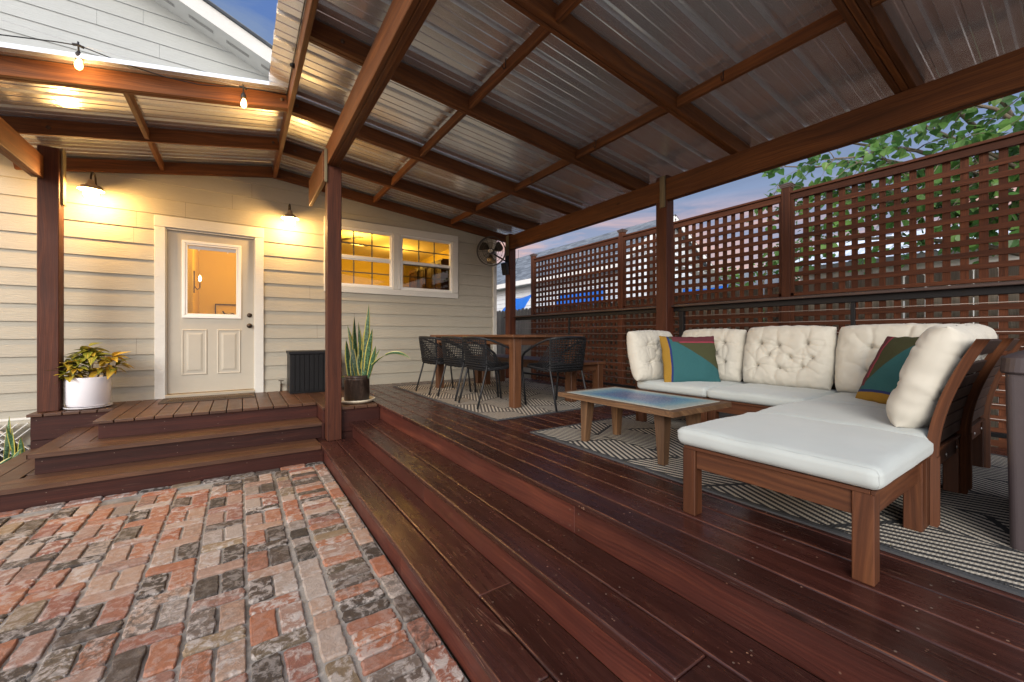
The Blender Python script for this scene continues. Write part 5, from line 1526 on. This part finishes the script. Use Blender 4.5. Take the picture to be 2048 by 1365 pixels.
m = MB(); m.tube([(.479, D - .06, .10), (.479, D - .06, .145)], .006, 8); m.tube([(.448, D - .06, .147), (.51, D - .06, .147)], .006, 8); m.build('handle', M_bronze, fc)

wp = thing('white_pot', 'round white planter on a saucer beside the left porch post', 'plant pot', (-1.335, 6.115, 0))
px, py = -1.335, 6.115
M_ceram = plain('white_glaze', (.72, .71, .74), .28, nz=.03)
m = MB(); m.lathe([(0, .022), (.150, .022), (.160, .03), (.1735, .06), (.1745, .322), (.171, .330), (.163, .328), (.162, .27), (0, .27)], (px, py, 0), 56); m.build('pot', M_ceram, wp)
m = MB(); m.lathe([(0, .002), (.165, .002), (.188, .014), (.190, .022), (.183, .021), (.165, .010), (0, .010)], (px, py, 0), 56); m.build('saucer', M_ceram, wp)
m = MB(); m.lathe([(.162, 0), (.12, .006), (.05, .010), (0, .008)], (px, py, .271), 30); m.build('soil', M_soil, wp)
cr = thing('croton_plant', 'croton with yellow veined green and orange leaves in the white planter', 'plant', (px, py, .28))
random.seed(5); sm_ = MB(); lm_ = MB()
BR = [((.01, 0, .0), (.0, .0, .38)), ((-.02, .01, 0), (-.11, -.02, .26)), ((.0, -.01, 0), (.05, -.04, .30)), ((.10, .02, 0), (.19, -.01, .27)), ((.10, .02, .0), (.235, .0, .20)), ((-.04, .0, 0), (-.16, -.05, .20)), ((-.03, -.02, 0), (-.07, -.10, .16)), ((.02, 0, 0), (-.03, .06, .33)), ((.06, .0, 0), (.12, -.07, .17)), ((-.05, 0, 0), (-.13, -.09, .08))]
for a, b_ in BR:
    a, b_ = Vector(a) + Vector((px, py, .27)), Vector(b_) + Vector((px, py, .28)); mid = a.lerp(b_, .5) + rv(.012)
    sm_.tube([a, mid, b_], [.009, .007, .005], 7)
    hue = random.choice([.35, .6, .95, .8])
    for k in range(19):
        f = random.uniform(.35, 1.05); p = mid.lerp(b_, f); an = k * 2.4; el = random.uniform(-.35, .55) + (f - .6) * .8
        dr = Vector((math.cos(an) * math.cos(el), math.sin(an) * math.cos(el), math.sin(el))); Ls = random.uniform(.10, .165)
        leaf(lm_, p, dr, Vector((0, 0, 1)) + rv(.3), Ls, Ls * .46, (min(1, max(0, random.gauss(hue, .25))), random.random(), 0), fold=.25, shape=[0, .55, .9, 1, .8, .45, 0], droop=random.uniform(.15, .7))
sm_.build('stems', M_stemp, cr); lm_.build('leaves', M_croton, cr)

bp_ = thing('brown_pot', 'brown metal planter on a cream saucer by the top of the side steps', 'plant pot', (1.133, 4.88, 0))
qx, qy = 1.133, 4.88
mt, t, b = material('aged_brown_metal'); o_ = t.obj(); n1 = t.noise(t.mapping(o_, (6, 6, 2)), 3, 6, .7); cc = t.ramp(n1, [(.35, (.028, .020, .016)), (.55, (.055, .036, .028)), (.68, (.12, .085, .065))])
setp(t, b, cc, .45, .35, t.bump(n1, .2, .004))
m = MB(); m.lathe([(0, .024), (.135, .024), (.140, .03), (.137, .262), (.140, .266), (.137, .270), (.137, .284), (.140, .288), (.137, .292), (.140, .312), (.134, .314), (.131, .28), (0, .28)], (qx, qy, 0), 48); m.build('pot', mt, bp_)
m = MB(); m.lathe([(0, .003), (.165, .003), (.192, .020), (.202, .040), (.196, .040), (.182, .024), (.16, .012), (0, .012)], (qx, qy, 0), 48); m.build('saucer', plain('cream_saucer', (.62, .55, .42), .4, nz=.2), bp_)
m = MB(); m.lathe([(.131, 0), (0, .006)], (qx, qy, .281), 24); m.build('soil', M_soil, bp_)
def blade(mb, base_, tip, wd_, bend=(0, 0, 0), tw=0.6, n=10, face=Vector((-.25, -1, 0))):
    a, c = Vector(base_), Vector(tip); mid = a.lerp(c, .5) + Vector(bend); tn = mb.rt(); rows = []
    t0 = random.uniform(-tw, tw); t1 = t0 + random.uniform(-tw, tw)
    for k in range(n + 1):
        f = k / n; p = a * (1 - f) ** 2 + mid * 2 * f * (1 - f) + c * f * f; tg = ((mid - a) * (1 - f) + (c - mid) * f).normalized()
        sd_ = tg.cross(face).normalized(); fr2 = sd_.cross(tg); an = t0 + (t1 - t0) * f; sd_ = sd_ * math.cos(an) + fr2 * math.sin(an); fr3 = tg.cross(sd_)
        w_ = wd_ * (.55 + .45 * math.sin(min(1, f * 1.8) * math.pi / 2)) * (1 - max(0, (f - .45) / .55) ** 1.8)
        rows.append([p - sd_ * w_ / 2 + fr3 * w_ * .18, p - sd_ * w_ * .25, p, p + sd_ * w_ * .25, p + sd_ * w_ / 2 + fr3 * w_ * .18])
    for k in range(n):
        for j in range(4):
            mb.poly([rows[k][j], rows[k][j + 1], rows[k + 1][j + 1], rows[k + 1][j]], tn, [(j / 4, k / n), ((j + 1) / 4, k / n), ((j + 1) / 4, (k + 1) / n), (j / 4, (k + 1) / n)], True)
sn = thing('snake_plant', 'tall snake plant with yellow edged leaves in the brown planter', 'plant', (qx, qy, .28))
m = MB(); random.seed(3)
B = Vector((qx, qy, .275))
RT = Vector((.828, -.561, 0))       # across the picture
tips = [(-.13, .45), (-.10, .62), (-.075, .50), (-.035, .72), (.02, .66), (.0, .40), (.055, .56), (.13, .86), (.105, .62), (.16, .58), (.17, .50), (.10, .40), (-.12, .30), (-.05, .33), (.02, .30), (.21, .38), (.06, .26), (-.09, .25), (.14, .30)]
for (dx, h) in tips:
    b0 = B + RT * (dx * .45) + Vector((random.uniform(-.05, .05), random.uniform(-.06, .06), 0))
    tp_ = B + RT * dx + Vector((0, random.uniform(-.08, .08), h)); blade(m, b0, tp_, random.uniform(.054, .074), bend=(random.uniform(-.02, .02), 0, .03))
blade(m, B + RT * .08, B + RT * .27 + Vector((0, 0, .34)), .05, bend=(-.03, 0, -.02))
blade(m, B + RT * .09, B + RT * .34 + Vector((0, 0, .27)), .035, bend=(-.06, 0, .04)); blade(m, B + RT * .33 + Vector((0, 0, .265)), B + RT * .62 + Vector((0, -.02, .22)), .04, bend=(0, 0, .10))
blade(m, B + RT * -.08, B + RT * -.22 + Vector((0, -.05, -.02)), .02, bend=(0, 0, .06))
m.build('leaves', M_snake, sn)
sn2 = thing('snake_plant', 'small snake plant growing from the ground beside the front steps', 'plant', (-1.93, 5.9, ZG))
m = MB(); B = Vector((-1.93, 5.9, ZG))
for (dx, dy, h, bx) in ((.0, 0, .40, 0), (.06, .05, .50, .02), (.12, .02, .40, 0), (-.06, 0, .26, -.03), (-.10, .02, .22, -.05), (.16, .05, .42, -.08), (.02, -.08, .14, .14), (-.02, .08, .33, .02), (.10, -.05, .20, .1), (.18, .0, .30, 0), (-.3, .05, .35, 0), (-.36, .1, .3, -.05)):
    b0 = B + Vector((dx, dy, 0)); blade(m, b0, b0 + Vector((bx, random.uniform(-.04, .04), h)), random.uniform(.045, .06), n=8)
m.build('leaves', M_snake, sn2)

# ================================================================== FAN ON THE POST
fn_ = thing('wall_fan', 'round dark metal outdoor fan mounted on the corner post', 'fan', (3.70, 6.02, 2.25))
c = Vector((3.625, 5.99, 2.232)); fd = Vector((-.62, -.76, -.12)).normalized()      # the way it blows
M3 = fd.to_track_quat('Z', 'Y').to_matrix()
def fp(r, a, h): return c + M3 @ Vector((r * math.cos(a), r * math.sin(a), h))
m = MB(); RR = .245
for (r, h, tr2) in ((RR, .045, .007), (RR, -.05, .007), (RR * .82, .066, .0028), (RR * .55, .080, .0028)):
    m.tube([fp(r, 2 * math.pi * k / 40, h) for k in range(40)], tr2, 8, closed=True)
for k in range(10):
    a = 2 * math.pi * k / 10; m.tube([fp(.05, a, .085), fp(.13, a + .03, .082), fp(.20, a + .05, .066), fp(RR, a + .06, .045)], .0026, 6)
for q in range(5):
    r = .075 + q * .033; m.tube([fp(r, 2 * math.pi * k / 40, .087 - r * .12) for k in range(40)], .0013, 5, closed=True)
for k in range(16):
    a = 2 * math.pi * k / 16; m.tube([fp(.05, a, -.10), fp(.18, a, -.085), fp(RR, a, -.05)], .0018, 5)
m.grid(lambda u, v: fp(RR + .002, 2 * math.pi * u, -.05 + .095 * v), 40, 1)
m.build('cage', plain('fan_bronze', (.065, .055, .045), .4, .6, nz=.1), fn_)
for q in range(3):
    m = MB(); a0 = q * 2.094 + .3
    def bf(u, v):
        r = .04 + .175 * u; w_ = .15 + .42 * math.sin(u * math.pi * .8) ; a = a0 + (v - .5) * w_ * 1.7 + u * .25
        return fp(r, a, .03 * (v - .5) * 2)
    m.grid(bf, 10, 6); m.build('blade', plain('fan_blade', (.05, .045, .04), .3, .7), fn_)
m = MB(); m.lathe([(0, .094), (.03, .094), (.044, .086), (.046, .078), (.03, .074), (.02, .03), (.05, 0), (.055, -.10), (0, -.11)], c, 28, M3); hub = m.build('hub', plain('hub_metal', (.16, .14, .12), .35, .8), fn_)
m = MB(); m.tube([fp(.030, 2 * math.pi * k / 24, .0955) for k in range(24)], .0022, 6, closed=True)
for (a, b_) in (((-.012, .012), (-.012, -.012)), ((-.012, .012), (.002, .012)), ((.002, .012), (.006, 0)), ((.006, 0), (.002, -.012)), ((.002, -.012), (-.012, -.012)), ((.010, .012), (.018, -.012))):
    m.tube([c + M3 @ Vector((a[0], a[1], .096)), c + M3 @ Vector((b_[0], b_[1], .096))], .0016, 5)
m.build('badge', M_steel, hub)
m = MB(); m.tube([c - fd * .09, c - fd * .16 + Vector((.02, 0, -.03)), (3.99, 6.13, 2.13), (4.055, 6.14, 2.13)], .014, 8); m.box(4.040, 4.0605, 6.09, 6.19, 2.02, 2.22); m.build('bracket', M_black, fn_)
m = MB(); m.beam((3.90, 6.0, 2.06), (3.96, 6.04, 1.86), .10, .10); m.build('motor_box', M_black, fn_, bevel=.008)
m = MB(); m.tube([(4.02, 6.04, 1.98), (4.09, 6.05, 1.98), (4.16, 6.02, 2.05), (4.205, 6.0, 2.18), (4.21, 6.0, 2.33)], .003, 6); m.build('cord', M_black, fn_)
print('all done')
